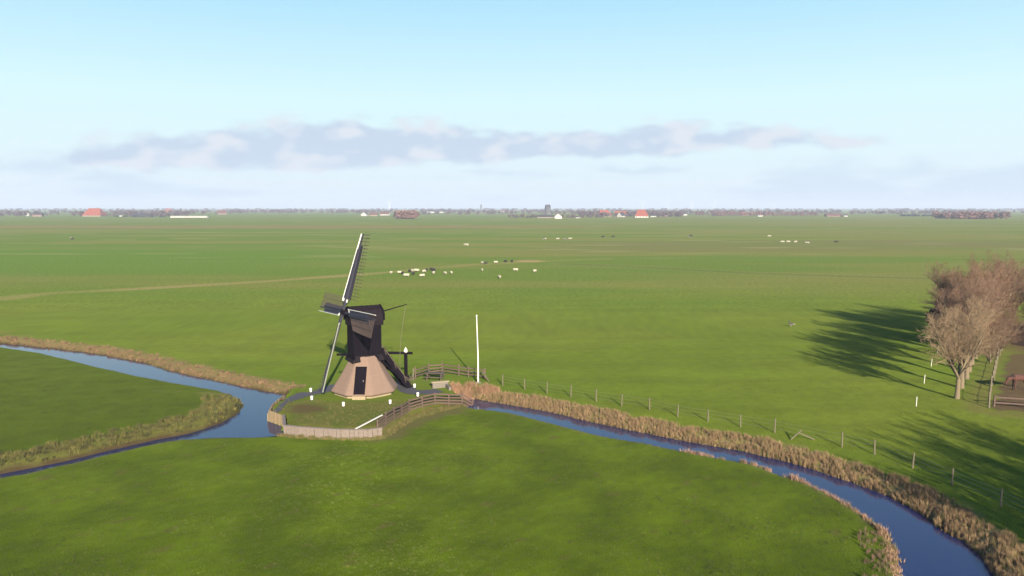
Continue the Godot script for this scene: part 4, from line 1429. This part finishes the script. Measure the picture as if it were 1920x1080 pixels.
func build_animals() -> void:
	# brown horse grazing, head to the left
	var hb := beast(1.75, 1.52, 0.30, [1.28, 1.12], [1.52, 0.68], 0.048, [0.13, 0.085])
	hb.append([Vector3(-0.98, 1.32, 0), Vector3(-1.12, 0.72, 0), 0.06, 0.07])
	hb.append([Vector3(0.70, 1.44, 0), Vector3(1.22, 1.25, 0), 0.10, 0.05])
	var horse_color := func(p: Vector3) -> Color:
		if p.y < 0.32:
			return Color(0.05, 0.02, 0.016)
		if p.x < -0.95 and p.y < 1.25 or (p.x > 0.75 and p.y > 1.30):
			return Color(0.022, 0.01, 0.009)
		return Color(0.07, 0.024, 0.019)
	var horse := obj("horse", skin(hb, 0.04, horse_color, 0.03), mats.coat)
	horse.position = ground(47.4, 72.3)
	horse.rotation.y = PI + 0.12
	tag(horse, "reddish brown horse standing in the dirt paddock with its head lowered", "horse")
	# sheep
	var sb := beast(0.95, 0.72, 0.25, [0.62, 0.50], [0.72, 0.20], 0.03, [0.085, 0.05])
	var white := func(p: Vector3) -> Color: return Color(0.36, 0.33, 0.24) if p.y > 0.26 and p.x < 0.58 else Color(0.30, 0.26, 0.2)
	var black := func(_p: Vector3) -> Color: return Color(0.025, 0.02, 0.02)
	var sheep_white := skin(sb, 0.05, white, 0.035)
	var sheep_dark := skin(sb, 0.05, black, 0.035)
	var flock := "sheep scattered over the meadow beyond the mill"
	var near_w := v2([-31, 202, -29, 203, -26, 194, -26.4, 208, -25.4, 209, -23, 206, -22, 193, -20, 201, -17, 200, -15.6, 202])
	var east_w := v2([-9, 239, -5, 241, -8, 211, -3, 189, 1, 211, 6, 207])
	var near_d := v2([-28, 201, -27, 208, -25, 199, -23, 212, -22, 214, -21, 211])
	var east_d := v2([-8, 238, -2, 245, 0, 245])
	var sets := [[near_w, sheep_white, "white sheep %s in the close flock right of the raised sail"], [east_w, sheep_white, "white sheep %s of those spread east of the close flock"], [near_d, sheep_dark, "dark sheep %s in the close flock right of the raised sail"], [east_d, sheep_dark, "dark sheep %s of those by the small tan hump"]]
	for s in sets:
		lay_out(s[0], "sheep", "sheep", s[1], s[2], flock, Vector2(0.95, 1.2), TAU)
	# cattle farther out
	var cb := beast(1.7, 1.38, 0.36, [1.2, 1.05], [1.4, 0.55], 0.055, [0.15, 0.1])
	cb.append([Vector3(-1.02, 1.2, 0), Vector3(-1.08, 0.55, 0), 0.04, 0.05])
	var pied := func(p: Vector3) -> Color: return Color(0.36, 0.33, 0.27) if n_b.get_noise_3d(p.x * 1.3, p.y * 1.1, p.z * 1.1) > 0.0 else Color(0.022, 0.018, 0.018)
	var cow_p := skin(cb, 0.08, pied, 0.05)
	var cow_w := skin(cb, 0.08, func(_p: Vector3) -> Color: return Color(0.29, 0.27, 0.20), 0.05)
	var cow_k := skin(cb, 0.08, func(_p: Vector3) -> Color: return Color(0.022, 0.018, 0.018), 0.05)
	var herds := [
		[v2([17, 415, 28, 414]), cow_p, "black and white cow %s in the small far group beyond the flock"], [v2([24, 416, 30.5, 417]), cow_w, "pale cow %s in the small far group beyond the flock"],
		[v2([51, 444, 57, 445]), cow_k, "black cow %s of the pair below the red roofed farms"],
		[v2([99, 443]), cow_p, "pied cow of the lone pair left of the eastern herd"], [v2([104, 459]), cow_k, "black cow of the lone pair left of the eastern herd"],
		[v2([129.5, 378, 132.4, 379, 135.4, 377]), cow_w, "pale cow %s at the left of the eastern herd"], [v2([137, 367]), cow_w, "pale cow at the front of the eastern herd"], [v2([139.6, 372]), cow_k, "black cow at the right end of the eastern herd"], [v2([155, 378]), cow_k, "single black cow east of the eastern herd"],
		[v2([-235, 422]), cow_p, "pied cow at the far left of the meadow"], [v2([-231.5, 416]), cow_k, "black cow at the far left of the meadow beside a pied one"], [v2([-20, 347]), cow_w, "single pale cow north of the flock"], [v2([147, 452]), cow_w, "single pale cow behind the eastern herd"]]
	for h in herds:
		lay_out(h[0], "cow", "cow", h[1], h[2], "cattle on the far meadow", Vector2(0.78, 0.9), 1.2)
	# a goose in the middle of the pasture
	var gb := [[Vector3(-0.25, 0.34, 0), Vector3(0.15, 0.36, 0), 0.10, 0.15], [Vector3(-0.5, 0.38, 0), Vector3(-0.25, 0.35, 0), 0.02, 0.09], [Vector3(0.2, 0.42, 0), Vector3(0.30, 0.68, 0), 0.07, 0.045], [Vector3(0.30, 0.68, 0), Vector3(0.42, 0.67, 0), 0.05, 0.02], [Vector3(0, 0.25, 0.06), Vector3(0.02, 0.0, 0.06), 0.025, 0.02], [Vector3(0, 0.25, -0.06), Vector3(0.02, 0.0, -0.06), 0.025, 0.02]]
	var goose := obj("goose", skin(gb, 0.025, func(p: Vector3) -> Color: return Color(0.2, 0.18, 0.14) if p.y < 0.33 or p.x < -0.3 else Color(0.05, 0.045, 0.04), 0.02), mats.coat)
	goose.position = at(40, 112, hgt(40, 112))
	goose.rotation.y = 2.5
	goose.scale = Vector3.ONE * 1.2
	tag(goose, "small dark and pale goose alone on the pasture left of the tree shadow", "goose")

# ------------------------------------------------------------------ horizon

func house(called: String, label: String, category: String, x: float, d: float, w: float, depth: float, wall_h: float, roof_h: float, wall: Material, roof: Material, yaw := 0.0, hip := 0.0, extras := true) -> Node3D:
	var o := thing(called, label, category, at(x, d), yaw)
	var st := st_new()
	var a := w * 0.5
	var b := depth * 0.5
	for e in [[Vector3(-a, 0, b), Vector3(a, 0, b)], [Vector3(a, 0, b), Vector3(a, 0, -b)], [Vector3(a, 0, -b), Vector3(-a, 0, -b)], [Vector3(-a, 0, -b), Vector3(-a, 0, b)]]:
		quad(st, e[0] - Vector3.UP * 0.5, e[1] - Vector3.UP * 0.5, e[1] + Vector3.UP * wall_h, e[0] + Vector3.UP * wall_h, (e[0] + e[1]) * 0.5)
	if hip <= 0.0:
		for s in [-1.0, 1.0]:
			tri(st, Vector3(a * s, wall_h, b), Vector3(a * s, wall_h, -b), Vector3(a * s, wall_h + roof_h, 0), Vector3(s, 0, 0))
	obj("wall", st.commit(), wall, o)
	st = st_new()
	var ov := 0.5
	var ridge := a * (1.0 - hip) + (ov if hip <= 0.0 else 0.0)
	var drop := ov * roof_h / b
	var y0 := wall_h - drop
	var y1 := wall_h + roof_h + 0.12
	var ae := a + ov
	var be := b + ov
	for s in [-1.0, 1.0]:
		quad(st, Vector3(-ae, y0 + 0.12, be * s), Vector3(ae, y0 + 0.12, be * s), Vector3(ridge, y1, 0), Vector3(-ridge, y1, 0), Vector3(0, 0.5, s))
		quad(st, Vector3(-ae, y0 - 0.1, be * s), Vector3(ae, y0 - 0.1, be * s), Vector3(ae, y0 + 0.12, be * s), Vector3(-ae, y0 + 0.12, be * s), Vector3(0, 0, s))
		if hip > 0.0:
			tri(st, Vector3(ae * s, y0 + 0.12, be), Vector3(ae * s, y0 + 0.12, -be), Vector3(ridge * s, y1, 0), Vector3(s, 0.5, 0))
	obj("roof", st.commit(), roof, o)
	if extras:
		var n := maxi(2, int(w / 5.0))
		for k in n:
			var px := lerpf(-a, a, (k + 0.5) / n)
			st = st_new()
			box(st, Transform3D(Basis.IDENTITY, Vector3(px, wall_h * 0.55, b + 0.02)), Vector3(1.1, minf(1.5, wall_h * 0.5), 0.08))
			obj("window" if k != n / 2 else "door", st.commit(), mats.window_glass if k != n / 2 else mats.roof_dark, o)
		st = st_new()
		box(st, Transform3D(Basis.IDENTITY, Vector3(ridge * 0.6, y1 + 0.3, 0)), Vector3(0.9, 1.8, 0.9))
		obj("chimney", st.commit(), mats.roof_brown, o)
	return o

func build_horizon() -> void:
	var M := mats
	var list := [
		["farmhouse", "big farm with a broad red hipped roof on the left horizon", "farm", -786.0, 1494.0, 34.0, 26.0, 3.0, 12.5, M.wall_cream, M.roof_red, 0.0, 0.42],
		["barn", "pinkish shed with a dark roof left of the big red farm", "barn", -893.0, 1494.0, 16.0, 10.0, 4.0, 3.0, M.wall_pink, M.roof_dark, 0.2, 0.0],
		["house", "tiny white house right of the big red farm", "house", -738.0, 1494.0, 6.0, 6.0, 3.0, 2.0, M.wall_white, M.roof_dark, 0.4, 0.0],
		["house", "narrow grey gabled house right of the big red farm", "house", -828.0 + 95.0, 1690.0, 8.0, 7.0, 6.0, 3.5, M.wall_cream, M.roof_brown, 1.5, 0.0],
		["barn", "long low dark barn right of the big red farm", "barn", -657.0, 1411.0, 34.0, 14.0, 2.6, 4.0, M.wall_grey, M.roof_dark, 0.1, 0.3],
		["house", "small red roof far behind the long dark barn", "house", -1100.0, 2540.0, 26.0, 16.0, 4.0, 8.0, M.wall_cream, M.roof_red, 0.1, 0.3],
		["house", "red brown house in trees right of the long white shed", "house", -715.0, 1954.0, 20.0, 13.0, 4.0, 6.5, M.wall_pink, M.roof_brown, 0.5, 0.0],
		["house", "white gabled house near the middle left of the horizon", "house", -295.0, 1587.0, 8.0, 12.0, 3.5, 4.0, M.wall_white, M.roof_dark, 1.3, 0.0],
		["house", "low red roofed house joined beside the white gabled one", "house", -279.0, 1600.0, 16.0, 9.0, 2.6, 3.6, M.wall_cream, M.roof_brown, 0.0, 0.0],
		["house", "pale broad house left of the reddish brown wood", "house", -272.0, 1700.0, 19.0, 11.0, 3.2, 4.5, M.wall_white, M.roof_brown, -0.2, 0.0],
		["house", "white house peeping out above the reddish brown wood", "house", -351.0, 2823.0, 12.0, 10.0, 4.0, 4.0, M.wall_white, M.roof_dark, 0.0, 0.0],
		["barn", "long white far barn right of the reddish brown wood", "barn", -246.0, 2540.0, 52.0, 20.0, 4.0, 3.0, M.wall_white, M.roof_dark, 0.0, 0.0],
		["house", "white far house third left of the thin church tower", "house", -194.0, 2823.0, 12.0, 12.0, 4.0, 4.0, M.wall_white, M.roof_dark, 0.0, 0.0],
		["house", "white far house right under the thin church tower", "house", -99.0, 2823.0, 15.0, 10.0, 4.0, 4.0, M.wall_white, M.roof_brown, 0.0, 0.0],
		["house", "white far house midway between the two towers", "house", -30.0, 2823.0, 20.0, 12.0, 4.0, 4.5, M.wall_white, M.roof_brown, 0.0, 0.0],
		["barn", "long pale shed with a grey roof left of the white gable", "barn", 53.0, 1280.0, 26.0, 12.0, 2.0, 2.6, M.wall_cream, M.roof_dark, 0.0, 0.0],
		["house", "white gabled house with a dark roof beneath the dark tower", "house", 71.0, 1209.0, 11.0, 11.0, 3.4, 4.4, M.wall_white, M.roof_dark, 1.45, 0.0],
		["shed", "tiny white shed standing alone right of the dark tower", "shed", 105.0, 1269.0, 6.0, 5.0, 2.0, 1.2, M.wall_white, M.roof_dark, 0.0, 0.0],
		["farmhouse", "red roofed farm left of the tallest red roof", "farm", 173.0, 1494.0, 22.0, 18.0, 3.4, 8.5, M.wall_pink, M.roof_red, 0.3, 0.2],
		["house", "dark roofed house with white base between the red farms", "house", 194.0, 1411.0, 10.0, 10.0, 3.0, 5.5, M.wall_white, M.roof_dark, 0.8, 0.0],
		["farmhouse", "red farm with white walls below the white turbine tower", "farm", 218.0, 1336.0, 22.0, 20.0, 3.2, 10.0, M.wall_white, M.roof_red, -0.1, 0.45],
		["house", "brick red house behind the white walled red farm", "house", 205.0, 1500.0, 24.0, 12.0, 4.0, 6.0, M.wall_pink, M.roof_red, 0.0, 0.1],
		["shed", "low white shed right of the white walled red farm", "shed", 251.0, 1411.0, 10.0, 7.0, 2.4, 1.6, M.wall_white, M.roof_dark, 0.0, 0.0],
		["house", "pale pink house right of the low white shed", "house", 283.0, 1494.0, 20.0, 10.0, 3.0, 4.0, M.wall_pink, M.roof_brown, 0.2, 0.0],
		["house", "white house with a black roof on the right horizon", "house", 367.0, 1693.0, 11.0, 9.0, 3.6, 4.0, M.wall_white, M.roof_dark, 0.3, 0.0],
		["house", "wide red roof in the row below the middle turbines", "house", 444.0, 1693.0, 23.0, 11.0, 2.6, 3.8, M.wall_pink, M.roof_brown, 0.0, 0.0],
		["house", "second red roof in the row below the turbines", "house", 496.0, 1693.0, 18.0, 11.0, 2.6, 4.0, M.wall_pink, M.roof_red, 0.2, 0.0],
		["house", "small white house right of the row of red roofs", "house", 467.0, 1494.0, 9.0, 7.0, 2.8, 2.0, M.wall_white, M.roof_brown, 0.0, 0.0],
		["barn", "long low pink barn left of the dark hedge on the right", "barn", 605.0, 1494.0, 28.0, 12.0, 2.2, 3.2, M.wall_pink, M.roof_brown, 0.0, 0.0],
		["shed", "bright white shed at the end of the long pink barn", "shed", 622.0, 1480.0, 7.0, 6.0, 2.6, 1.8, M.wall_white, M.roof_dark, 0.0, 0.0],
		["house", "red roofed house half hidden in the right hand wood", "house", 701.0, 1200.0, 13.0, 9.0, 3.0, 4.2, M.wall_pink, M.roof_brown, 0.0, 0.0]]
	for e in list:
		house(e[0], e[1], e[2], e[3], e[4], e[5], e[6], e[7], e[8], e[9], e[10], e[11], e[12])
	# long white shed
	var g := thing("long_shed", "very long low white shed on the left horizon", "shed", at(-543, 1336))
	var st := st_new()
	box(st, Transform3D(Basis.IDENTITY, Vector3(0, 1.0, 0)), Vector3(62, 2.4, 9))
	obj("wall", st.commit(), M.wall_white, g)
	st = st_new()
	for s in [-1.0, 1.0]:
		quad(st, Vector3(-31.3, 2.15, 4.8 * s), Vector3(31.3, 2.15, 4.8 * s), Vector3(31.3, 3.0, 0), Vector3(-31.3, 3.0, 0), Vector3(0, 1, s))
	obj("roof", st.commit(), M.wall_white, g)
	# white silo
	var si := thing("storage_tank", "round white storage tank near the left picture edge", "tank", at(-970, 1587))
	st = st_new()
	tube(st, [Vector3(0, -0.5, 0), Vector3(0, 4.6, 0)], [4.0, 4.0], 20)
	obj("tank_wall", st.commit(), M.wall_white, si)
	st = st_new()
	tube(st, [Vector3(0, 4.58, 0), Vector3(0, 5.6, 0), Vector3(0, 6.2, 0)], [4.15, 2.2, 0.05], 20)
	obj("dome_roof", st.commit(), M.wall_white, si)
	# two towers
	for e in [[88.0, 1954.0, 11.0, 18.0, 6.0, "square dark church tower with a saddle roof"], [-198.0, 5083.0, 10.0, 28.0, 9.0, "thin distant church tower near the middle of the horizon"]]:
		var t := thing("church_tower", e[5], "tower", at(e[0], e[1]), 0.3)
		st = st_new()
		box(st, Transform3D(Basis.IDENTITY, Vector3(0, e[3] * 0.5 - 0.5, 0)), Vector3(e[2], e[3] + 1.0, e[2]))
		obj("shaft", st.commit(), M.wall_grey, t)
		st = st_new()
		var a: float = e[2] * 0.5 + 0.3
		for s in [-1.0, 1.0]:
			quad(st, Vector3(-a, e[3] - 0.2, a * s), Vector3(a, e[3] - 0.2, a * s), Vector3(a, e[3] + e[4], 0), Vector3(-a, e[3] + e[4], 0), Vector3(0, 0.5, s))
			tri(st, Vector3(a * s * 0.94, e[3], a), Vector3(a * s * 0.94, e[3], -a), Vector3(a * s * 0.94, e[3] + e[4], 0), Vector3(s, 0, 0))
		obj("saddle_roof", st.commit(), M.roof_dark, t)
		for s in [-0.2, 0.2]:
			st = st_new()
			box(st, Transform3D(Basis.IDENTITY, Vector3(e[2] * s, e[3] * 0.82, e[2] * 0.5 + 0.03)), Vector3(1.4, 2.8, 0.12))
			obj("belfry_opening", st.commit(), M.window_glass, t)
	# wind turbines
	var turb := [[-928.0, 66.0, "white wind turbine above the pale houses, left of all the others"], [988.0, 64.0, "white wind turbine rising behind the white walled red farm"], [1176.0, 60.0, "white wind turbine second from the left of the eastern row"], [1358.0, 57.0, "white wind turbine third from the left of the eastern row"], [1532.0, 57.0, "white wind turbine fourth from the left of the eastern row"], [1690.0, 40.0, "low white wind turbine fifth in the eastern row"], [1848.0, 40.0, "low white wind turbine sixth in the eastern row"], [1990.0, 46.0, "white wind turbine last in the eastern row"], [3805.0, 34.0, "white wind turbine behind the wood at the right picture edge"]]
	var proto: Node3D = null
	for e in turb:
		var s: float = e[1] / 60.0
		if proto == null:
			proto = thing("wind_turbine", e[2], "wind turbine", at(e[0], 6000), 0.5, "wind turbines on the horizon")
			st = st_new()
			tube(st, [Vector3(0, -1, 0), Vector3(0, 60, 0)], [2.6, 1.5], 10)
			obj("tower", st.commit(), M.turbine, proto)
			st = st_new()
			box(st, Transform3D(Basis.IDENTITY, Vector3(0, 60.5, -1)), Vector3(3, 3, 9))
			obj("nacelle", st.commit(), M.turbine, proto)
			for k in 3:
				st = st_new()
				var a := TAU * k / 3.0 + 0.2
				beam(st, Vector3(0, 60.5, 4), Vector3(sin(a) * 26, 60.5 + cos(a) * 26, 4), 0.7, 2.6, Vector3(0, 0, 1), 0.25)
				obj("blade", st.commit(), M.turbine, proto)
			proto.scale = Vector3.ONE * s
		else:
			var c := copy(proto, at(e[0], 6000), 0.4 + 0.25 * rng.randf(), e[2])
			c.scale = Vector3.ONE * s
	# woods and tree lines too far to tell apart
	var crown := st_new()
	var r := RandomNumberGenerator.new()
	r.seed = 77
	for k in 90:
		var p := rand_dir(r) * pow(r.randf(), 0.45)
		p = Vector3(p.x * 0.5, 0.56 + p.y * 0.46, p.z * 0.5)
		var u := rand_dir(r) * 0.13
		var w := u.cross(rand_dir(r)).normalized() * 0.11
		tri(crown, p - u, p + w, p + u, p - Vector3(0, 0.4, 0))
		tri(crown, p - u, p - w, p + u, p - Vector3(0, 0.4, 0))
	tube(crown, [Vector3(0, -0.02, 0), Vector3(0, 0.6, 0)], [0.035, 0.02], 5)
	var cm := crown.commit()
	var woods := [
		# label, x0, x1, d0, d1, count, height, material
		["tree line along the left horizon around the big red farm", -1900.0, -700.0, 1750.0, 2700.0, 330, 8.5, "far_tree"],
		["tree line along the horizon behind the windmill sail", -1100.0, -150.0, 2100.0, 3200.0, 300, 9.0, "far_tree"],
		["tree line along the middle of the horizon", -250.0, 500.0, 1750.0, 3000.0, 260, 8.5, "far_tree"],
		["tree line along the right half of the horizon", 300.0, 1900.0, 1800.0, 3000.0, 480, 8.5, "far_tree"],
		["faint farthest tree line closing off the plain", -3600.0, 3600.0, 3600.0, 5200.0, 700, 11.5, "far_tree"],
		["reddish brown wood right of the mill sail's tip", -172.0, -144.0, 1160.0, 1185.0, 46, 10.5, "far_tree_red"],
		["reddish wood on the right horizon near the picture edge", 640.0, 730.0, 1160.0, 1210.0, 90, 9.0, "far_tree_red"],
		["trees close about the big red farm", -850.0, -640.0, 1500.0, 1580.0, 70, 8.5, "far_tree"],
		["trees at the far left about the white tank", -1120.0, -900.0, 1480.0, 1620.0, 60, 7.5, "far_tree"],
		["trees about the eastern red roofed farms", 130.0, 330.0, 1440.0, 1560.0, 90, 8.0, "far_tree"],
		["trees behind the row of red roofs", 400.0, 620.0, 1560.0, 1720.0, 100, 7.5, "far_tree_red"],
		["low grey thicket left of the eastern farms", -5.0, 150.0, 1290.0, 1340.0, 70, 5.0, "far_tree"],
		["low dark hedge on the right horizon", 740.0, 800.0, 1500.0, 1525.0, 60, 3.5, "far_tree_dark"],
		["dark low bushes below the long dark barn", -700.0, -610.0, 1380.0, 1400.0, 40, 3.0, "far_tree_dark"]]
	for e in woods:
		var mm := MultiMesh.new()
		mm.transform_format = MultiMesh.TRANSFORM_3D
		mm.mesh = cm
		mm.instance_count = e[5]
		for k in e[5]:
			var x := r.randf_range(e[1], e[2])
			var d := r.randf_range(e[3], e[4])
			for again in 6:
				if n_b.get_noise_2d(x * 0.005, d * 0.003) > 0.0 or e[5] < 200:
					break
				x = r.randf_range(e[1], e[2])
			var h: float = e[6] * r.randf_range(0.5, 1.25)
			var wd := h * r.randf_range(0.9, 1.6)
			mm.set_instance_transform(k, Transform3D(Basis.from_euler(Vector3(0, r.randf() * TAU, 0)).scaled(Vector3(wd, h, wd)), at(x, d)))
		var o := MultiMeshInstance3D.new()
		o.name = numbered("treeline")
		o.multimesh = mm
		o.material_override = mats[e[7]]
		add_child(o, true)
		tag(o, e[0], "tree line", "", "stuff")

# ------------------------------------------------------------------ reeds, tufts, grass

func clump(count: int, height: float, spread: float, width: float, lean: float, seed_: int) -> Mesh:
	var r := RandomNumberGenerator.new()
	r.seed = seed_
	var st := st_new()
	for k in count:
		var a := r.randf() * TAU
		var p := Vector3(cos(a), 0, sin(a)) * spread * sqrt(r.randf())
		var h := height * r.randf_range(0.55, 1.0)
		var t := p + Vector3(r.randfn() * lean * h, h, r.randfn() * lean * h)
		var b := r.randf() * TAU
		var w := Vector3(cos(b), 0, sin(b)) * width * 0.5
		var m := p.lerp(t, 0.55) + Vector3(0, 0.04 * h, 0)
		var n := w.cross(Vector3.UP) + Vector3.UP * 0.3
		tri(st, p - w, p + w, m + w * 0.8, n)
		tri(st, p - w, m + w * 0.8, m - w * 0.8, n)
		tri(st, m - w * 0.8, m + w * 0.8, t, n)
	return st.commit()

func scatter(called: String, label: String, category: String, mesh: Mesh, m: Material, spots: Array) -> void:
	# spots: [position, scale, colour]
	var mm := MultiMesh.new()
	mm.transform_format = MultiMesh.TRANSFORM_3D
	mm.use_colors = true
	mm.mesh = mesh
	mm.instance_count = spots.size()
	for i in spots.size():
		var s: Array = spots[i]
		mm.set_instance_transform(i, Transform3D(Basis.from_euler(Vector3(0, rng.randf() * TAU, 0)).scaled(s[1]), s[0]))
		mm.set_instance_color(i, s[2])
	var o := MultiMeshInstance3D.new()
	o.name = numbered(called)
	o.multimesh = mm
	o.material_override = m
	add_child(o, true)
	tag(o, label, category, "", "stuff")

func along_bank(line: PackedVector2Array, per_m: float, lo: float, hi: float, side: float, h: Vector2, cols: Array) -> Array:
	var out := []
	for i in line.size() - 1:
		var a := line[i]
		var b := line[i + 1]
		var n := int(a.distance_to(b) * per_m)
		var nrm := (b - a).orthogonal().normalized() * side
		for k in n:
			var p := a.lerp(b, rng.randf()) + nrm * rng.randf_range(lo, hi)
			if p.y < 20 or p.y > 125 or absf(p.x) > 75:
				continue
			var thick := 0.55 + 1.0 * n_b.get_noise_2d(p.x * 0.5, p.y * 0.5)
			if rng.randf() > thick + 0.25:
				continue
			var g := grid_at(p.x, p.y)
			if g[1] < -0.15:
				continue
			var s := rng.randf_range(h.x, h.y) * (0.7 + 0.4 * thick)
			var broken := rng.randf() < 0.3
			var c: Color = cols[0].lerp(cols[1], rng.randf()) * (0.8 + 0.4 * rng.randf())
			if rng.randf() < 0.12:
				c = c.lerp(Color(0.09, 0.10, 0.025), 0.8)
			out.append([at(p.x, p.y, g[0] - 0.03), Vector3(s * (1.3 if broken else 0.9), s * (0.7 if broken else 1.05), s), c])
	return out

func build_plants() -> void:
	var reed := clump(22, 1.0, 0.16, 0.022, 0.10, 1)
	var grass := clump(16, 0.34, 0.17, 0.03, 0.45, 2)
	var tan_a := Color(0.27, 0.185, 0.095)
	var tan_b := Color(0.185, 0.115, 0.062)
	scatter("reeds", "tall dry tan reeds along the far bank of the ditch", "reeds", reed, mats.reed, along_bank(ditch_far, 150.0, -0.05, 2.0, -1.0, Vector2(0.36, 0.56), [tan_a, tan_b]))
	scatter("reeds", "reddish tan reeds massed between the culvert and the rail fence", "reeds", reed, mats.reed, along_bank(v2([-4.3, 70.5, -4.9, 72.3, -3.2, 73.0, -1.6, 71.4]), 150.0, -0.9, 0.9, 1.0, Vector2(0.6, 0.9), [Color(0.34, 0.19, 0.115), tan_b]))
	scatter("dead_grass", "dead brown vegetation on the far bank of the canal", "dead grass", grass, mats.tuft, along_bank(far_bank, 20.0, 0.1, 2.2, -1.0, Vector2(0.4, 1.1), [Color(0.26, 0.155, 0.085), Color(0.11, 0.065, 0.04)]))
	scatter("bank_tufts", "rough yellow green tufts on the peninsula's canal bank", "grass tufts", grass, mats.tuft, along_bank(peninsula.slice(1, 12), 60.0, 0.25, 3.2, -1.0, Vector2(0.5, 1.35), [Color(0.155, 0.135, 0.035), Color(0.035, 0.035, 0.012)]))
	scatter("dead_grass", "pinkish dead stalks along the near edge of the ditch", "dead grass", grass, mats.tuft, along_bank(ditch_near.slice(6), 16.0, -0.1, 0.4, 1.0, Vector2(0.5, 1.3), [Color(0.30, 0.18, 0.12), tan_b]))
	scatter("reeds", "brown broken reeds on the near bank at the lower right", "reeds", reed, mats.reed, along_bank(v2([19.6, 40.6, 19.0, 38.6, 17.9, 36.0, 16.4, 31.5]), 26.0, 0.0, 1.2, 1.0, Vector2(0.2, 0.5), [Color(0.20, 0.12, 0.08), Color(0.09, 0.055, 0.04)]))
	var rough := []
	while rough.size() < 420:
		var p := Vector2(rng.randf_range(-20, -4), rng.randf_range(58, 67))
		if Geometry2D.is_point_in_polygon(p, yard) and Vector2(p.x + 13.3, p.y - 70.1).length() > 4.2 and p.distance_to(Vector2(-17, 64.2)) > 1.8:
			var g := grid_at(p.x, p.y)
			var s := rng.randf_range(0.4, 0.9)
			rough.append([at(p.x, p.y, g[0] - 0.02), Vector3(s, s * 0.8, s), Color(0.065, 0.08, 0.012).lerp(Color(0.10, 0.08, 0.025), rng.randf())])
	scatter("rough_grass", "rough olive grass in front of the mill", "grass", grass, mats.tuft, rough)
	var foot := []
	var wl := v2([-18.6, 61.4, -17.4, 58.5, -14.9, 57.9, -12.8, 57.45, -10.8, 57.4, -9.7, 57.9, -8.3, 63.2, -6.5, 65.6, -4.0, 67.9])
	for k in 700:
		var i := rng.randi() % (wl.size() - 1)
		var p := wl[i].lerp(wl[i + 1], rng.randf()) + Vector2(rng.randf_range(-0.3, 0.3), rng.randf_range(-0.25, 0.12))
		var g := grid_at(p.x, p.y)
		if g[1] > 0.0:
			var sc := rng.randf_range(0.35, 1.0) * (0.6 + 0.8 * absf(n_c.get_noise_2d(p.x, p.y)))
			foot.append([at(p.x, p.y, g[0] - 0.03), Vector3(sc, sc, sc), Color(0.07, 0.085, 0.015).lerp(Color(0.16, 0.115, 0.045), rng.randf())])
	scatter("rough_grass", "rough grass along the foot of the plank wall and rail fence", "grass", grass, mats.tuft, foot)
	var tus := []
	for k in 12000:
		var d := 30.0 + 32.0 * rng.randf()
		var p := Vector2(rng.randf_range(-0.7, 0.7) * (d + 3.0), d)
		var dense := n_a.get_noise_2d(p.x * 0.13 + 12.0, p.y * 0.13) + 0.5 * n_b.get_noise_2d(p.x * 0.6, p.y * 0.6)
		if dense < 0.16 or not is_front(p.x, p.y) or Geometry2D.is_point_in_polygon(p, yard):
			continue
		var g := grid_at(p.x, p.y)
		if g[1] > 0.8:
			var sc := rng.randf_range(0.25, 0.6)
			var col: Color = g[2] * rng.randf_range(0.45, 1.0)
			tus.append([at(p.x, p.y, g[0] - 0.02), Vector3(sc, sc * 0.8, sc), col.lerp(Color(0.13, 0.10, 0.035), 0.3 * rng.randf())])
	scatter("grass_tussocks", "coarse dark tussocks in patches of the foreground meadow", "grass tufts", grass, mats.tuft, tus)
	# pasture grass nearest the viewer
	var turf := clump(9, 0.10, 0.12, 0.02, 0.5, 3)
	var spots := []
	var tries := 0
	while spots.size() < 22000 and tries < 90000:
		tries += 1
		var d := 27.0 + 50.0 * pow(rng.randf(), 1.25)
		var x := rng.randf_range(-0.72, 0.72) * (d + 3.0)
		if d > 77 or absf(x) > 56:
			continue
		var g := grid_at(x, d)
		if g[1] < 0.4 or (x > -21 and x < -4 and d > 57.0):
			continue
		var c: Color = g[2] * rng.randf_range(0.45, 0.85)
		var s := rng.randf_range(0.6, 1.3)
		spots.append([at(x, d, g[0] - 0.01), Vector3(s, s, s), c])
	scatter("grass", "short pasture grass of the near meadow", "grass", turf, mats.tuft, spots)
